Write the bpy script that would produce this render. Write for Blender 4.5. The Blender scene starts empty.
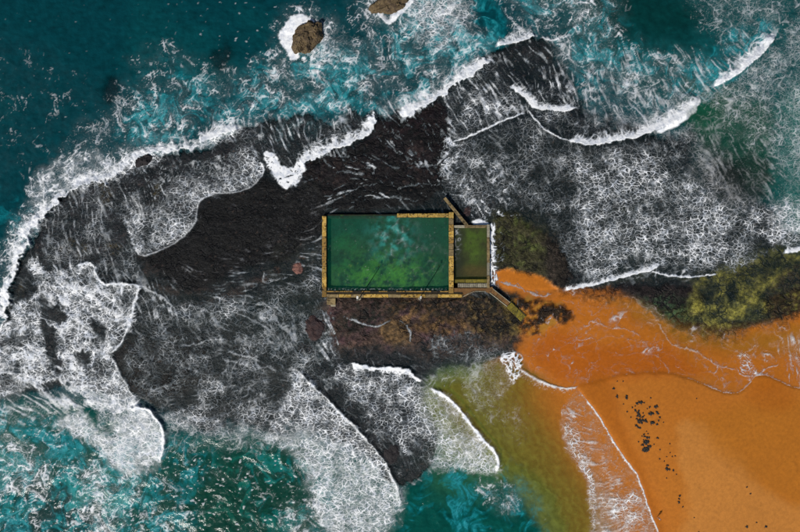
import bpy, bmesh, math, random
import numpy as np
from mathutils import Vector, Matrix, noise as mnoise
C = bpy.context.scene.collection
R = math.radians

# ---------------------------------------------------------------- camera, sky, sun, exposure
cam_d = bpy.data.cameras.new('camera'); cam = bpy.data.objects.new('camera', cam_d); C.objects.link(cam)
cam.location = (0, 0, 133.33); cam.rotation_euler = (0, 0, 0)
cam_d.sensor_width = 36; cam_d.lens = 24; cam_d.clip_start = 1; cam_d.clip_end = 8000
bpy.context.scene.camera = cam
SUN_EL, SUN_AZ = 38.0, 213.0            # degrees above the horizon, clockwise from +Y
world = bpy.data.worlds.new('World'); bpy.context.scene.world = world; world.use_nodes = True
wn = world.node_tree; wn.nodes.clear()
sky = wn.nodes.new('ShaderNodeTexSky'); sky.sky_type = 'NISHITA'; sky.sun_disc = False
sky.sun_elevation = R(SUN_EL); sky.sun_rotation = R(SUN_AZ)
bg = wn.nodes.new('ShaderNodeBackground'); bg.inputs[1].default_value = 0.062
wo = wn.nodes.new('ShaderNodeOutputWorld')
wn.links.new(sky.outputs[0], bg.inputs[0]); wn.links.new(bg.outputs[0], wo.inputs[0])
sun_d = bpy.data.lights.new('sun', 'SUN'); sun_d.energy = 4.4; sun_d.angle = R(0.5); sun_d.color = (1, .955, .89)
sun = bpy.data.objects.new('sun', sun_d); C.objects.link(sun)
to_sun = Vector((math.sin(R(SUN_AZ)) * math.cos(R(SUN_EL)), math.cos(R(SUN_AZ)) * math.cos(R(SUN_EL)), math.sin(R(SUN_EL))))
sun.rotation_euler = to_sun.to_track_quat('Z', 'Y').to_euler(); sun.location = to_sun * 200
vs = bpy.context.scene.view_settings
vs.view_transform = 'Standard'; vs.look = 'None'; vs.exposure = 0.0; vs.gamma = 1.0; vs.use_curve_mapping = False
bpy.context.scene.cycles.use_denoising = True
bpy.context.scene.cycles.max_bounces = 6
bpy.context.scene.cycles.transparent_max_bounces = 8
bpy.context.scene.cycles.sample_clamp_indirect = 4

# ---------------------------------------------------------------- coastal survey: all plan coordinates in survey units (1 unit = 0.25 m), x east, y south
import numpy as np
F4 = np.float32
MPU = 0.25                      # metres per survey unit
STEP = 0.75                     # grid step, survey units
GX = np.arange(-56, 856.01, STEP, dtype=F4)
GY = np.arange(-48, 580.01, STEP, dtype=F4)
PX, PY = np.meshgrid(GX, GY)
SHAPE = PX.shape
_rng = np.random.RandomState(7)
_perm = _rng.permutation(4096).astype(np.int32)
_ang = _rng.rand(4096).astype(F4) * 6.2832
_GRX, _GRY = np.cos(_ang), np.sin(_ang)
_R1, _R2 = _rng.rand(4096).astype(F4), _rng.rand(4096).astype(F4)

def _hash(i, j, s):
    return _perm[(_perm[(i + s * 131) & 4095] + j) & 4095]

def perlin(x, y, s=0):
    xi = np.floor(x); yi = np.floor(y)
    fx = (x - xi).astype(F4); fy = (y - yi).astype(F4)
    xi = xi.astype(np.int32); yi = yi.astype(np.int32)
    u = fx * fx * fx * (fx * (fx * 6 - 15) + 10); v = fy * fy * fy * (fy * (fy * 6 - 15) + 10)
    def g(di, dj):
        h = _hash(xi + di, yi + dj, s)
        return _GRX[h] * (fx - di) + _GRY[h] * (fy - dj)
    a = g(0, 0); b = g(1, 0); c = g(0, 1); d = g(1, 1)
    a += u * (b - a); c += u * (d - c)
    return (a + v * (c - a)) * F4(1.5)

def fbm(x, y, octv=4, s=0, gain=0.5):
    r = 0; a = 1.0; n = 0.0
    for k in range(octv):
        r = r + a * perlin(x * (2.03 ** k) + 17.3 * k, y * (2.03 ** k) - 9.1 * k, s + k)
        n += a; a *= gain
    return r / n

def ridged(x, y, octv=3, s=0):
    r = 0; a = 1.0; n = 0.0
    for k in range(octv):
        r = r + a * (1 - np.abs(perlin(x * (2.1 ** k) + 5 * k, y * (2.1 ** k), s + k)) * 1.6)
        n += a; a *= 0.5
    return r / n

def worley(x, y, s=0):
    xi = np.floor(x).astype(np.int32); yi = np.floor(y).astype(np.int32)
    f1 = np.full(x.shape, 9.0, F4); f2 = f1.copy()
    for dj in (-1, 0, 1):
        for di in (-1, 0, 1):
            h = _hash(xi + di, yi + dj, s)
            d = (xi + di + _R1[h] - x) ** 2 + (yi + dj + _R2[h] - y) ** 2
            f2 = np.minimum(f2, np.maximum(f1, d)); f1 = np.minimum(f1, d)
    return np.sqrt(f1), np.sqrt(f2)

def sst(a, b, x):
    t = np.clip((x - a) / (b - a), 0, 1)
    return t * t * (3 - 2 * t)

def uniform(f):
    """rank-normalise a field to 0..1 so that thresholding it by 1-d covers the fraction d"""
    q = np.quantile(f[::7, ::7], np.linspace(0, 1, 129))
    return np.interp(f, q, np.linspace(0, 1, 129)).astype(F4)

# two-scale domain warp shared by all outlines: natural ragged edges
WX = fbm(PX / 34, PY / 34, 4, 40, .6); WY = fbm(PX / 34, PY / 34, 4, 50, .6)
wx = fbm(PX / 7, PY / 7, 3, 60, .6); wy = fbm(PX / 7, PY / 7, 3, 70, .6)

def _window(pts, m):
    p = np.array(pts, F4)
    i0 = max(0, int((p[:, 1].min() - m - GY[0]) / STEP)); i1 = min(SHAPE[0], int((p[:, 1].max() + m - GY[0]) / STEP) + 2)
    j0 = max(0, int((p[:, 0].min() - m - GX[0]) / STEP)); j1 = min(SHAPE[1], int((p[:, 0].max() + m - GX[0]) / STEP) + 2)
    return p, (slice(i0, i1), slice(j0, j1))

def smooth_pts(pts, closed, n=3):
    """Catmull-Rom through the surveyed points"""
    p = [np.array(q, float) for q in pts]; out = []
    N = len(p)
    for i in range(N if closed else N - 1):
        a = p[(i - 1) % N] if closed or i > 0 else p[0]
        b, c = p[i], p[(i + 1) % N]
        d = p[(i + 2) % N] if closed or i + 2 < N else p[-1]
        for k in range(n):
            t = k / n
            out.append(.5 * (2 * b + (c - a) * t + (2 * a - 5 * b + 4 * c - d) * t * t + (3 * b - a - 3 * c + d) * t ** 3))
    if not closed: out.append(p[-1])
    return [tuple(q) for q in out]

def area(pts, soft=3.0, warp=4.0, fine=2.0, smooth=True):
    """soft mask of a surveyed area with a ragged outline"""
    if smooth: pts = smooth_pts(pts, True, 2)
    p, w = _window(pts, soft + warp + fine + 3)
    x = PX[w] + WX[w] * warp + wx[w] * fine; y = PY[w] + WY[w] * warp + wy[w] * fine
    inside = np.zeros(x.shape, bool); d2 = np.full(x.shape, 1e9, F4)
    n = len(p)
    for i in range(n):
        ax, ay = p[i]; bx, by = p[(i + 1) % n]
        if ay != by:
            c = ((ay > y) != (by > y)) & (x < (bx - ax) * (y - ay) / (by - ay) + ax)
            inside ^= c
        ex, ey = bx - ax, by - ay
        t = np.clip(((x - ax) * ex + (y - ay) * ey) / (ex * ex + ey * ey + 1e-9), 0, 1)
        d2 = np.minimum(d2, (x - ax - t * ex) ** 2 + (y - ay - t * ey) ** 2)
    sd = np.sqrt(d2) * np.where(inside, 1, -1)
    out = np.zeros(SHAPE, F4); out[w] = sst(-soft, soft, sd)
    return out

def line(pts, reach, warp=2.0, fine=1.5, smooth=True):
    """signed distance to a surveyed line (left of the walking direction as seen on the map is positive) and the run along it 0..1; far cells get 1e3"""
    if smooth: pts = smooth_pts(pts, False, 3)
    p, w = _window(pts, reach + warp + fine)
    x = PX[w] + WX[w] * warp + wx[w] * fine; y = PY[w] + WY[w] * warp + wy[w] * fine
    best = np.full(x.shape, 1e9, F4); sg = np.zeros(x.shape, F4); run = np.zeros(x.shape, F4)
    seg = np.hypot(*(p[1:] - p[:-1]).T); cum = np.concatenate([[0], np.cumsum(seg)])
    for i in range(len(p) - 1):
        ax, ay = p[i]; ex, ey = p[i + 1] - p[i]
        t = np.clip(((x - ax) * ex + (y - ay) * ey) / (ex * ex + ey * ey + 1e-9), 0, 1)
        d = (x - ax - t * ex) ** 2 + (y - ay - t * ey) ** 2
        m = d < best
        best = np.where(m, d, best)
        sg = np.where(m, np.sign(ex * (y - ay) - ey * (x - ax)), sg)
        run = np.where(m, (cum[i] + t * seg[i]) / cum[-1], run)
    D = np.full(SHAPE, 1e3, F4); T = np.zeros(SHAPE, F4)
    D[w] = np.sqrt(best) * np.where(sg == 0, 1, -sg); T[w] = run
    return D, T

def blob(cx, cy, rx, ry=None, deg=0, warp=6.0, soft=.6):
    ry = ry or rx
    x = PX + WX * warp - cx; y = PY + WY * warp - cy
    a = np.radians(deg); c, s = np.cos(a), np.sin(a)
    r = np.hypot((x * c + y * s) / rx, (-x * s + y * c) / ry)
    return sst(1 + soft, 1 - soft, r).astype(F4)

def lin(h):
    v = np.array([int(h[i:i + 2], 16) for i in (0, 2, 4)], float) / 255
    return np.where(v <= .04045, v / 12.92, ((v + .055) / 1.055) ** 2.4).astype(F4)

def put(img, mask, hexcol):
    c = lin(hexcol)
    for k in range(3): img[..., k] += (c[k] - img[..., k]) * mask

# ---------------------------------------------------------------- flow of the run-off, used to comb the foam
FLOW = [(70, 230, .2, 1), (150, 195, .35, 1), (110, 240, .25, 1), (220, 175, .8, .6), (40, 330, 1, .45), (60, 370, 1, .6), (20, 380, .9, .5), (110, 310, .7, .7),
        (150, 310, .4, 1), (190, 320, .35, 1), (230, 290, 1, .1), (260, 275, 1, -.25), (180, 400, 1, -.15), (240, 400, 1, -.25), (230, 350, .9, .4), (300, 330, .6, .9), (335, 330, .1, 1),
        (420, 345, .9, .35), (380, 390, .7, .8), (440, 420, .6, .8), (350, 450, .7, .7), (480, 150, .7, .7), (520, 80, .55, .8), (460, 110, .4, .9), (640, 170, .5, .85), (720, 190, .62, .78),
        (560, 230, .3, 1), (600, 220, .4, .9), (740, 60, .63, .78), (680, 90, .5, .8), (560, 90, .2, 1), (280, 130, .1, 1), (250, 140, .5, .8), (330, 130, .25, 1), (400, 90, .5, .8),
        (600, 480, 1, -.25), (620, 500, 1, -.2), (560, 420, .8, .6), (770, 380, .15, 1), (700, 340, .5, .85), (80, 450, .8, .5), (60, 500, 1, .5), (480, 220, .3, .9), (380, 180, .8, .5),
        (280, 220, 1, .1), (220, 230, 1, .12), (330, 200, .7, -.7), (700, 250, .7, -.3), (140, 440, .2, 1)]
cx_, cy_ = np.meshgrid(GX[::8], GY[::8])
vx = np.full(cx_.shape, .55 * 1e-5); vy = np.full(cx_.shape, .85 * 1e-5)
for (a, b, c, d) in FLOW:
    g = np.exp(-((cx_ - a) ** 2 + (cy_ - b) ** 2) / (2 * 26. ** 2)); n_ = np.hypot(c, d)
    vx += g * c / n_; vy += g * d / n_
def upsample(c, k=8):
    fi = np.arange(SHAPE[0]) / k; fj = np.arange(SHAPE[1]) / k
    i = np.minimum(fi.astype(int), c.shape[0] - 2); j = np.minimum(fj.astype(int), c.shape[1] - 2)
    u = (fi - i).astype(F4)[:, None]; v = (fj - j).astype(F4)[None]
    return ((c[i][:, j] * (1 - v) + c[i][:, j + 1] * v) * (1 - u) + (c[i + 1][:, j] * (1 - v) + c[i + 1][:, j + 1] * v) * u).astype(F4)
vx = upsample(vx); vy = upsample(vy)
a_ = np.arctan2(vy, vx) + WX * .9 + wx * .5
VX, VY = np.cos(a_).astype(F4), np.sin(a_).astype(F4)

def comb(img, half=8, step=1.0):
    """drag a pattern along the run-off"""
    acc = img.copy(); wsum = 1.0
    for sgn in (1, -1):
        x = np.tile(np.arange(SHAPE[1], dtype=F4), (SHAPE[0], 1)); y = np.tile(np.arange(SHAPE[0], dtype=F4)[:, None], (1, SHAPE[1]))
        for k in range(1, half + 1):
            xi = np.clip(x + .5, 0, SHAPE[1] - 1).astype(np.int32); yi = np.clip(y + .5, 0, SHAPE[0] - 1).astype(np.int32)
            x = x + sgn * step * VX[yi, xi]; y = y + sgn * step * VY[yi, xi]
            xi = np.clip(x + .5, 0, SHAPE[1] - 1).astype(np.int32); yi = np.clip(y + .5, 0, SHAPE[0] - 1).astype(np.int32)
            w = 1 - k / (half + 1.)
            acc += w * img[yi, xi]; wsum += w
    return acc / wsum

# ---------------------------------------------------------------- foam patterns, all rank-normalised
ux = PX + wx * 3.2 + WX * 5; uy = PY + wy * 3.2 + WY * 5
grain = (_rng.rand(*SHAPE).astype(F4))
def cell(x, y, sd, k):
    f1, f2 = worley(x, y, sd)
    return np.exp(-(f2 - f1) * k)
def thread(x, y, sd, k=7.0):
    return np.exp(-np.abs(perlin(x, y, sd)) * k)
def bil(f, x, y):
    """sample a grid field at survey coordinates"""
    u = np.clip((x - GX[0]) / STEP, 0, SHAPE[1] - 1.01); v = np.clip((y - GY[0]) / STEP, 0, SHAPE[0] - 1.01)
    j = u.astype(np.int32); i = v.astype(np.int32); u = u - j; v = v - i
    k = i * SHAPE[1] + j; f = f.ravel()
    return (f[k] * (1 - u) + f[k + 1] * u) * (1 - v) + (f[k + SHAPE[1]] * (1 - u) + f[k + SHAPE[1] + 1] * u) * v
def stir(psi, n, h):
    """carry the plane along an eddying flow: foam drawn on the result is pulled into connected, swirling strands"""
    gy, gx = np.gradient(psi, STEP)
    x, y = PX.copy(), PY.copy()
    for _ in range(n):
        a, c = bil(gy, x, y), bil(gx, x, y)
        x = x + h * a; y = y - h * c
    return x.astype(F4), y.astype(F4)
psi = 26 * perlin(PX / 30, PY / 30, 311) + 11 * perlin(PX / 13, PY / 13, 313) + 1.6 * perlin(PX / 6, PY / 6, 315)
AX, AY = stir(psi, 8, 1.0)
psi2 = 34 * perlin(PX / 46, PY / 46, 317) + 12 * perlin(PX / 17, PY / 17, 319)
BX, BY = stir(psi2, 7, 1.3)
nn = fbm(PX / 9, PY / 9, 3, 321); n2_ = fbm(PX / 5, PY / 5, 2, 323)
def union(*fs):
    r = fs[0]
    for f in fs[1:]: r = np.maximum(r, f)
    return r
def net(x, y, c, sd, w=1.15, r=1.0):
    """walls of bubble cells about c units across (r stretches them along x), w units thick with a soft halo"""
    f1, f2 = worley(x / (c * r), y / c, sd); d = (f2 - f1) * c * .5
    return .72 * np.exp(-(d / w) ** 2) + .28 * np.exp(-d / (2.4 * w))
def strand(x, y, c, sd, w=1.1, r=1.0):
    d = np.abs(perlin(x / (c * r), y / c, sd)) * c * .55
    return .72 * np.exp(-(d / w) ** 2) + .28 * np.exp(-d / (2.4 * w))
def lacework(x, y, sd, q=1.0):
    """nets of bubble cells of two sizes with loose threads across them: lines stay connected"""
    return union(net(x, y, 12 * q, sd, 1.2), .92 * net(x, y, 6.0 * q, sd + 1, .9), .9 * strand(x, y, 11 * q, sd + 3, 1.0), .65 * strand(x, y, 5.4 * q, sd + 4, .8))
def soft3(f):
    f = f.copy(); f[1:-1] = (f[:-2] + 2 * f[1:-1] + f[2:]) * .25; f[:, 1:-1] = (f[:, :-2] + 2 * f[:, 1:-1] + f[:, 2:]) * .25
    return f
big = fbm(PX / 22, PY / 22, 3, 25)
med = fbm(BX / 11, BY / 11, 3, 27, .6)
ax, ay = PX + (AX - PX) * .18 + (BX - PX) * .35, PY + (AY - PY) * .18 + (BY - PY) * .35
n3_ = fbm(PX / 20, PY / 20, 2, 325)
qx, qy = PX + wx * 1.3 + (BX - PX) * .35, PY + wy * 1.3 + (BY - PY) * .35
c1 = cell(ax / 4.4, ay / 4.4, 3, 4.5); t3 = thread(ax / 3.4, ay / 3.4, 24, 6)
LACE = uniform(lacework(ax, ay, 3, .88) + .16 * big + .16 * med + .06 * n2_)
fx = qx + VX * 9 * n3_; fy = qy + VY * 9 * n3_
la = fx * .56 + fy * .83; lb = -fx * .83 + fy * .56
LACEC = uniform(union(net(la, lb, 4.4, 5, .85, 1.6), net(la, lb, 9, 6, 1.1, 1.6), .85 * strand(la, lb, 5.5, 7, .9, 1.8), .6 * strand(la, lb, 3.8, 8, .75, 1.5)) + .16 * big + .16 * med + .06 * n2_)
sx = qx + VX * 14 * n3_; sy = qy + VY * 14 * n3_
fib = comb(net(qx, qy, 4.2, 37, .9) + .6 * strand(qx, qy, 3.6, 38, .8), 15, 1.0)
STREAK = uniform(3.2 * fib + .8 * comb(lacework(sx, sy, 31, .95), 2, 1.0) + .20 * big + .20 * med)
SPECK = uniform(grain * .5 + .4 * perlin(PX / 2.2, PY / 2.2, 33) + .9 * union(t3, c1) + .4 * med)
SWIRL = uniform(union(.95 * net(BX, BY, 17, 13, 1.3), .9 * strand(BX, BY, 14, 14, 1.1), .97 * lacework(PX + (AX - PX) * .5, PY + (AY - PY) * .5, 41, .95)) + .2 * big + .25 * med)
PAT = dict(lace=LACE, lacec=LACEC, streak=STREAK, speck=SPECK, swirl=SWIRL)

FOAM = np.zeros(SHAPE, F4)
COV = np.zeros(SHAPE, F4)      # how closely the fine bubble lace (drawn in the water material) covers the surface
FINE = dict(lace=(.55, .88), lacec=(.5, .86), speck=(.8, .5), swirl=(1.0, .6), streak=(.78, .62))
FADE = np.clip(.95 + 1.0 * fbm(PX / 8, PY / 8, 3, 311, .5), .4, 1.25).astype(F4)
CLUMP = fbm((PX + WX * 8) / 13, (PY + WY * 8) / 13, 3, 301, .6)
def spread(mask, dens, pat, power=1.5, alpha=1.0, haze=.10, clump=1.0):
    """lay foam of the given coverage inside a mask: bright along the threads of the pattern, thinning to grey"""
    global FOAM, COV
    d = np.clip(mask * dens * (.98 + clump * (.7 * CLUMP + .45 * big)), 0, 1)
    x = np.clip((PAT[pat] - (1 - d)) / np.maximum(d, .04), 0, 1)
    ka, kc = FINE[pat]
    COV = np.maximum(COV, kc * alpha * np.clip(mask * dens * (1 + .3 * clump * CLUMP + .4 * big), 0, 1))
    v = ka * x ** power * FADE * alpha * sst(0, .10, d) * (.75 + .25 * np.minimum(1, d / .6))
    v = np.maximum(v, np.clip(d, 0, 1) * haze * alpha * (.7 + .8 * CLUMP + .5 * (LACE - .5)))
    FOAM = np.maximum(FOAM, v) + .35 * np.minimum(FOAM, v) * (1 - np.maximum(FOAM, v))

RIDGE = np.zeros(SHAPE, F4)     # height of bores and swash lips, metres
def front(pts, width, back=0.0, side=1, dens=.6, pat='lace', alpha=1.0, rag=.9, lift=.35, taper=.06, warp=2.0, fine=2.0, patchy=.5, shift=0.0):
    """white lip of a bore: a crisp leading edge, solid foam that dissolves into lace behind it on one side"""
    global FOAM, RIDGE
    D, T = line(pts, max(width * 2.5, back) + 6, warp, fine)
    D = D * side + shift
    ta = sst(0, taper, T) * sst(0, taper, 1 - T)
    w = width * (.35 + .65 * ta) * np.clip(1 + 1.1 * patchy * CLUMP + .8 * patchy * WX, .18, 2.2)
    D = D + patchy * (2.2 * med + 1.4 * wx) * min(1, width / 4)
    lead = sst(-.9, .5, D)
    body = np.clip(1.65 - .95 * D / w + (LACE - .5) * 1.1 * rag * sst(.2, .9, D / w), 0, 1) * sst(2.4, 1.7, D / w)
    FOAM = np.maximum(FOAM, np.clip(lead * body * alpha * (.35 + .65 * sst(0, .03, T) * sst(0, .03, 1 - T)), 0, 1))
    if back > 0:
        m = sst(-1, 1, D) * np.clip(1 - D / back, 0, 1) ** .8 * sst(0, .1, T) * sst(0, .1, 1 - T)
        spread(m, dens, pat)
    RIDGE = np.maximum(RIDGE, 1.05 * lift * ta * np.exp(-np.maximum(D, 0) / (width * 1.2 + 2)) * sst(-4.5, 1, D))

# ---------------------------------------------------------------- ground: where rock, sand and deep bed lie
REEF_PTS = [(-60, 420), (-60, 352), (-10, 338), (4, 312), (10, 288), (17, 264), (30, 246), (38, 222), (52, 203), (72, 190), (100, 180), (120, 170), (140, 160), (165, 153), (192, 150), (214, 141), (236, 129),
             (262, 120), (285, 116), (306, 114), (322, 122), (340, 124), (352, 110), (372, 108), (386, 114), (402, 110), (424, 99), (446, 84), (466, 68), (488, 54), (508, 42), (532, 36), (556, 44), (570, 64), (584, 92),
             (612, 112), (650, 122), (694, 128), (730, 140), (764, 150), (778, 176), (770, 200), (800, 236), (860, 236), (860, 300), (790, 320), (740, 330), (690, 318), (640, 296), (590, 296), (552, 318),
             (528, 334), (508, 352), (486, 364), (440, 372), (426, 390), (440, 430), (430, 470), (408, 484), (390, 480), (358, 452), (330, 440), (270, 438), (220, 434), (180, 428), (150, 410), (120, 400), (80, 388), (30, 396), (-20, 420)]
REEF = area(REEF_PTS, 4, 9, 4)
SOFTER = np.maximum(sst(380, 415, PY) * sst(335, 300, PX), sst(540, 580, PX) * sst(270, 250, PY))
REEF = REEF + (area(REEF_PTS, 17, 16, 7) - REEF) * SOFTER
SAND = area([(500, 280), (530, 286), (566, 292), (610, 288), (650, 312), (700, 332), (760, 326), (860, 318), (860, 600), (560, 600), (548, 560), (548, 520), (530, 490), (505, 462), (470, 440), (440, 404), (446, 378), (484, 364), (516, 350), (520, 330), (516, 300)], 5, 7, 3)
SAND = np.maximum(SAND, area([(494, 272), (520, 272), (548, 282), (560, 292), (530, 296), (500, 288)], 3, 4, 3))
rk = fbm((PX + WX * 10) / 30, (PY + WY * 10) / 30, 5, 101, .58)
rkf = fbm(PX / 5, PY / 5, 3, 111, .6)
strata = np.sin((PX * .42 + PY * 1.05 + WX * 26 + rk * 10) / 4.2) * .5 + .5
crack = ridged((PX + WX * 16) / 26, (PY + WY * 16) / 26, 3, 121)

# colours of the ground itself
GC = np.zeros(SHAPE + (3,), F4); GC[:] = lin('0e2c30')
put(GC, REEF, '2a2427')
put(GC, REEF * sst(.1, .6, rk), '38302f')
put(GC, REEF * sst(-.1, -.6, rk), '1c1a20')
def tone(pts, col, amt=1.0, soft=8, warp=10, fine=5, patch=None, lo=-.1, hi=.35):
    m = area(pts, soft, warp, fine) * amt
    if patch is not None: m = m * sst(lo, hi, patch)
    put(GC, m, col)
    return m
pn1 = fbm(PX / 9, PY / 9, 3, 131); pn2 = fbm(PX / 16, PY / 16, 4, 141); pn3 = fbm(PX / 4, PY / 4, 2, 151)
# north headland shelf: near black with rust
tone([(400, 112), (440, 95), (452, 120), (446, 150), (440, 190), (330, 212), (300, 200), (308, 168), (360, 145)], '221c1f', .9)
tone([(380, 120), (440, 105), (448, 150), (420, 165), (390, 150)], '3a2a2c', .7, patch=pn1)
tone([(300, 165), (345, 150), (372, 165), (372, 190), (330, 200), (305, 190)], '3c2e2a', .6, patch=pn1)
tone([(395, 160), (445, 150), (450, 180), (420, 196), (385, 190)], '54403a', .6, patch=pn1, lo=.05, hi=.4)
tone([(330, 190), (440, 182), (450, 214), (330, 216)], '16191a', .9)
# black basin west of the pool
BASIN = tone([(200, 206), (215, 197), (250, 190), (266, 178), (286, 190), (322, 186), (322, 225), (304, 246), (292, 262), (244, 268), (216, 282), (200, 291), (178, 286), (150, 266), (136, 258), (152, 254), (176, 243), (194, 228)], '07060a', 1, 5, 5, 3)
# western ledges, ochre weed
tone([(40, 260), (50, 215), (110, 182), (160, 160), (240, 145), (262, 160), (200, 200), (140, 250), (110, 270)], '2e2428', .9)
for q in [(68, 246, 5, 9), (83, 250, 6, 8), (112, 248, 8, 6), (106, 196, 4, 8), (158, 190, 4, 8), (104, 184, 5, 5), (22, 290, 4, 6)]:
    put(GC, blob(q[0], q[1], q[2], q[3], 20, 5) * sst(-.35, .25, pn3) * .8, '6b5a2c')
# south-west shelf: dull olive grey with red brown and a lip of pink strata
tone([(140, 275), (200, 292), (300, 290), (322, 300), (330, 340), (300, 380), (260, 430), (180, 425), (150, 410), (112, 350), (138, 320)], '2c2b26', .95)
tone([(140, 330), (200, 330), (210, 400), (160, 410), (118, 362)], '262422', .7, patch=pn2, lo=-.3, hi=.3)
tone([(135, 262), (150, 266), (180, 288), (230, 288), (290, 262), (300, 280), (250, 300), (190, 304), (160, 290)], '4e3c34', .85, 5, 6, 3, patch=strata - .5, lo=-.3, hi=.3)
tone([(270, 250), (320, 240), (322, 300), (290, 330), (270, 300)], '30332c', .8)
for q in [(298, 268, 5, 5.5, '80564c'), (303, 257, 3, 2, '7a5a3c'), (315, 328, 9, 11, '4c342f'), (306, 350, 8, 6, '44302c'), (278, 270, 4, 3, '6a4a38'), (264, 280, 4, 3, '6a4a3a')]:
    put(GC, blob(q[0], q[1], q[2], q[3], 10, 3, .25) * .85, q[4])
# brown shelf south of the pool
tone([(326, 298), (460, 296), (505, 300), (526, 324), (520, 346), (480, 352), (430, 360), (400, 352), (370, 352), (336, 360), (328, 330)], '4a3930', 1, 5, 5, 3)
tone([(330, 305), (440, 305), (470, 325), (440, 345), (340, 350)], '463036', .8, patch=pn2, lo=-.2, hi=.4)
tone([(380, 300), (470, 300), (500, 320), (460, 335), (420, 330)], '6f5432', .9, 5, 6, 3, patch=pn1, lo=-.25, hi=.2)
tone([(380, 322), (405, 320), (412, 336), (402, 346), (384, 340)], '6a5230', .8, 4, 4, 2)
for pts in ([(352, 299), (400, 299), (404, 312), (384, 318), (368, 322), (360, 310)], [(424, 298), (458, 298), (462, 312), (440, 326), (428, 312)], [(462, 294), (500, 296), (516, 318), (512, 340), (484, 334), (466, 320)],
            [(336, 316), (372, 312), (376, 328), (340, 332)], [(400, 299), (424, 299), (420, 310), (404, 308)]):
    tone(pts, '14160f', .92, 4, 6, 5, patch=pn3 + .35 * pn1, lo=-.22, hi=.1)
tone([(462, 296), (500, 296), (522, 330), (510, 345), (470, 335)], '6a5a34', .7, 4, 5, 4, patch=-pn3, lo=.05, hi=.3)
# olive shelf east of the children's pool
tone([(490, 215), (540, 205), (566, 250), (566, 288), (540, 290), (500, 284), (490, 260)], '3c3a22', .95)
tone([(500, 225), (535, 220), (545, 255), (520, 262), (502, 252)], '55602a', .7, patch=pn1, lo=-.1, hi=.4)
tone([(540, 235), (566, 240), (570, 290), (548, 288)], '2a2220', .8)
tone([(498, 272), (520, 272), (552, 284), (560, 292), (528, 300), (506, 292)], 'a8823a', .9, 3, 5, 4)
# wash shelf east
tone([(450, 80), (560, 60), (600, 120), (600, 150), (470, 150)], '1d1b24', .9)
tone([(470, 140), (600, 145), (780, 200), (780, 260), (600, 285), (570, 240), (500, 210)], '242420', .9)
tone([(600, 180), (660, 200), (660, 270), (590, 270)], '2c3424', .6, patch=pn1)
tone([(600, 130), (700, 135), (690, 170), (620, 160)], '201c22', .9)
# green and brown reef at the head of the beach
SEREEF = tone([(566, 296), (600, 288), (640, 280), (700, 282), (720, 262), (770, 248), (860, 246), (860, 300), (808, 310), (780, 328), (752, 326), (720, 342), (690, 336), (660, 318), (620, 300)], '4a4a28', 1, 9, 10, 6)
tone([(572, 294), (610, 284), (650, 278), (690, 284), (680, 306), (640, 304), (600, 296)], '231b1e', .95, 4, 6, 4)
tone([(640, 300), (670, 296), (690, 318), (668, 326), (644, 312)], '2f4a30', .8, patch=pn3, lo=-.3, hi=.2)
tone([(700, 275), (800, 255), (860, 255), (860, 300), (760, 310), (720, 330), (690, 330)], '8c8438', .9, 6, 9, 5, patch=pn2 + .3 * pn3, lo=-.4, hi=.4)
tone([(764, 300), (770, 284), (800, 262), (860, 270), (860, 300), (806, 306), (790, 322), (772, 322)], '2e2016', .9, 5, 6, 4, patch=pn3 + .3, lo=-.2, hi=.3)
tone([(690, 292), (710, 284), (716, 300), (700, 306)], '2a2a1a', .9, 5, 6, 4)
tone([(724, 286), (735, 284), (738, 298), (728, 300)], '10120c', .9, 3, 4, 2)
tone([(740, 268), (770, 262), (776, 276), (756, 290), (742, 284)], '2a2a16', .8, 5, 6, 4, patch=pn3 + .2, lo=-.2, hi=.3)
# sand: orange when wet, paler and dustier where it has dried
sandn = fbm(PX / 60, PY / 60, 4, 161)
sc = np.zeros(SHAPE + (3,), F4); sc[:] = lin('b4691e')
DRY = area([(612, 378), (640, 372), (690, 374), (760, 390), (860, 392), (860, 600), (672, 600), (668, 532), (660, 500), (640, 460), (624, 424), (612, 400)], 7, 5, 1)
for k in range(3): sc[..., k] += (lin('b26a20')[k] - sc[..., k]) * DRY
put(sc, DRY * sst(-.15, .35, sandn) * .6, 'a8661f')
put(sc, area([(672, 426), (700, 424), (730, 450), (780, 500), (860, 480), (860, 600), (690, 600), (684, 500)], 6, 8, 2) * .9, 'b87834')
put(sc, area([(690, 420), (760, 400), (860, 396), (860, 470), (790, 500), (740, 470)], 10, 10, 2) * .75, 'a8661a')
put(sc, area([(580, 386), (600, 376), (614, 392), (620, 420), (634, 456), (652, 500), (664, 540), (672, 600), (656, 600), (640, 480), (600, 415)], 5, 4, 1) * .85, 'a05a14')
put(sc, area([(526, 352), (560, 330), (600, 345), (660, 345), (700, 372), (660, 374), (614, 378), (590, 380), (560, 380)], 10, 8, 2) * .8, 'ab5810')
put(sc, area([(742, 400), (760, 376), (790, 390), (780, 410)], 8, 5, 1) * .6, 'a2590f')
sgr = fbm(PX / 3, PY / 3, 2, 171) * .5 + (grain - .5) * .35 + .6 * fbm((PX * .5 - PY * .86 + WX * 8) / 2.5, (PX * .86 + PY * .5) / 26, 3, 173)
sc *= (1 - .13 * DRY * sst(.45, .8, perlin(PX / 2.3, PY / 2.3, 175) + .5 * sandn))[..., None]
sc *= (1 + .12 * sandn + .10 * sgr)[..., None]
track = ridged((PX + WX * 30) / 70, (PY + WY * 30) / 70, 2, 181)
sc *= (1 - .12 * sst(.9, .99, track) * DRY)[..., None]
rip = np.sin((PX * .9 - PY * .5 + WX * 18 + wx * 4) / 1.5) * .5 + .5
put(GC, SAND * (1 - SEREEF * sst(-.3, .3, pn2 + .3)), 'b4691e')
ms = SAND * (1 - SEREEF * .85)
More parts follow.
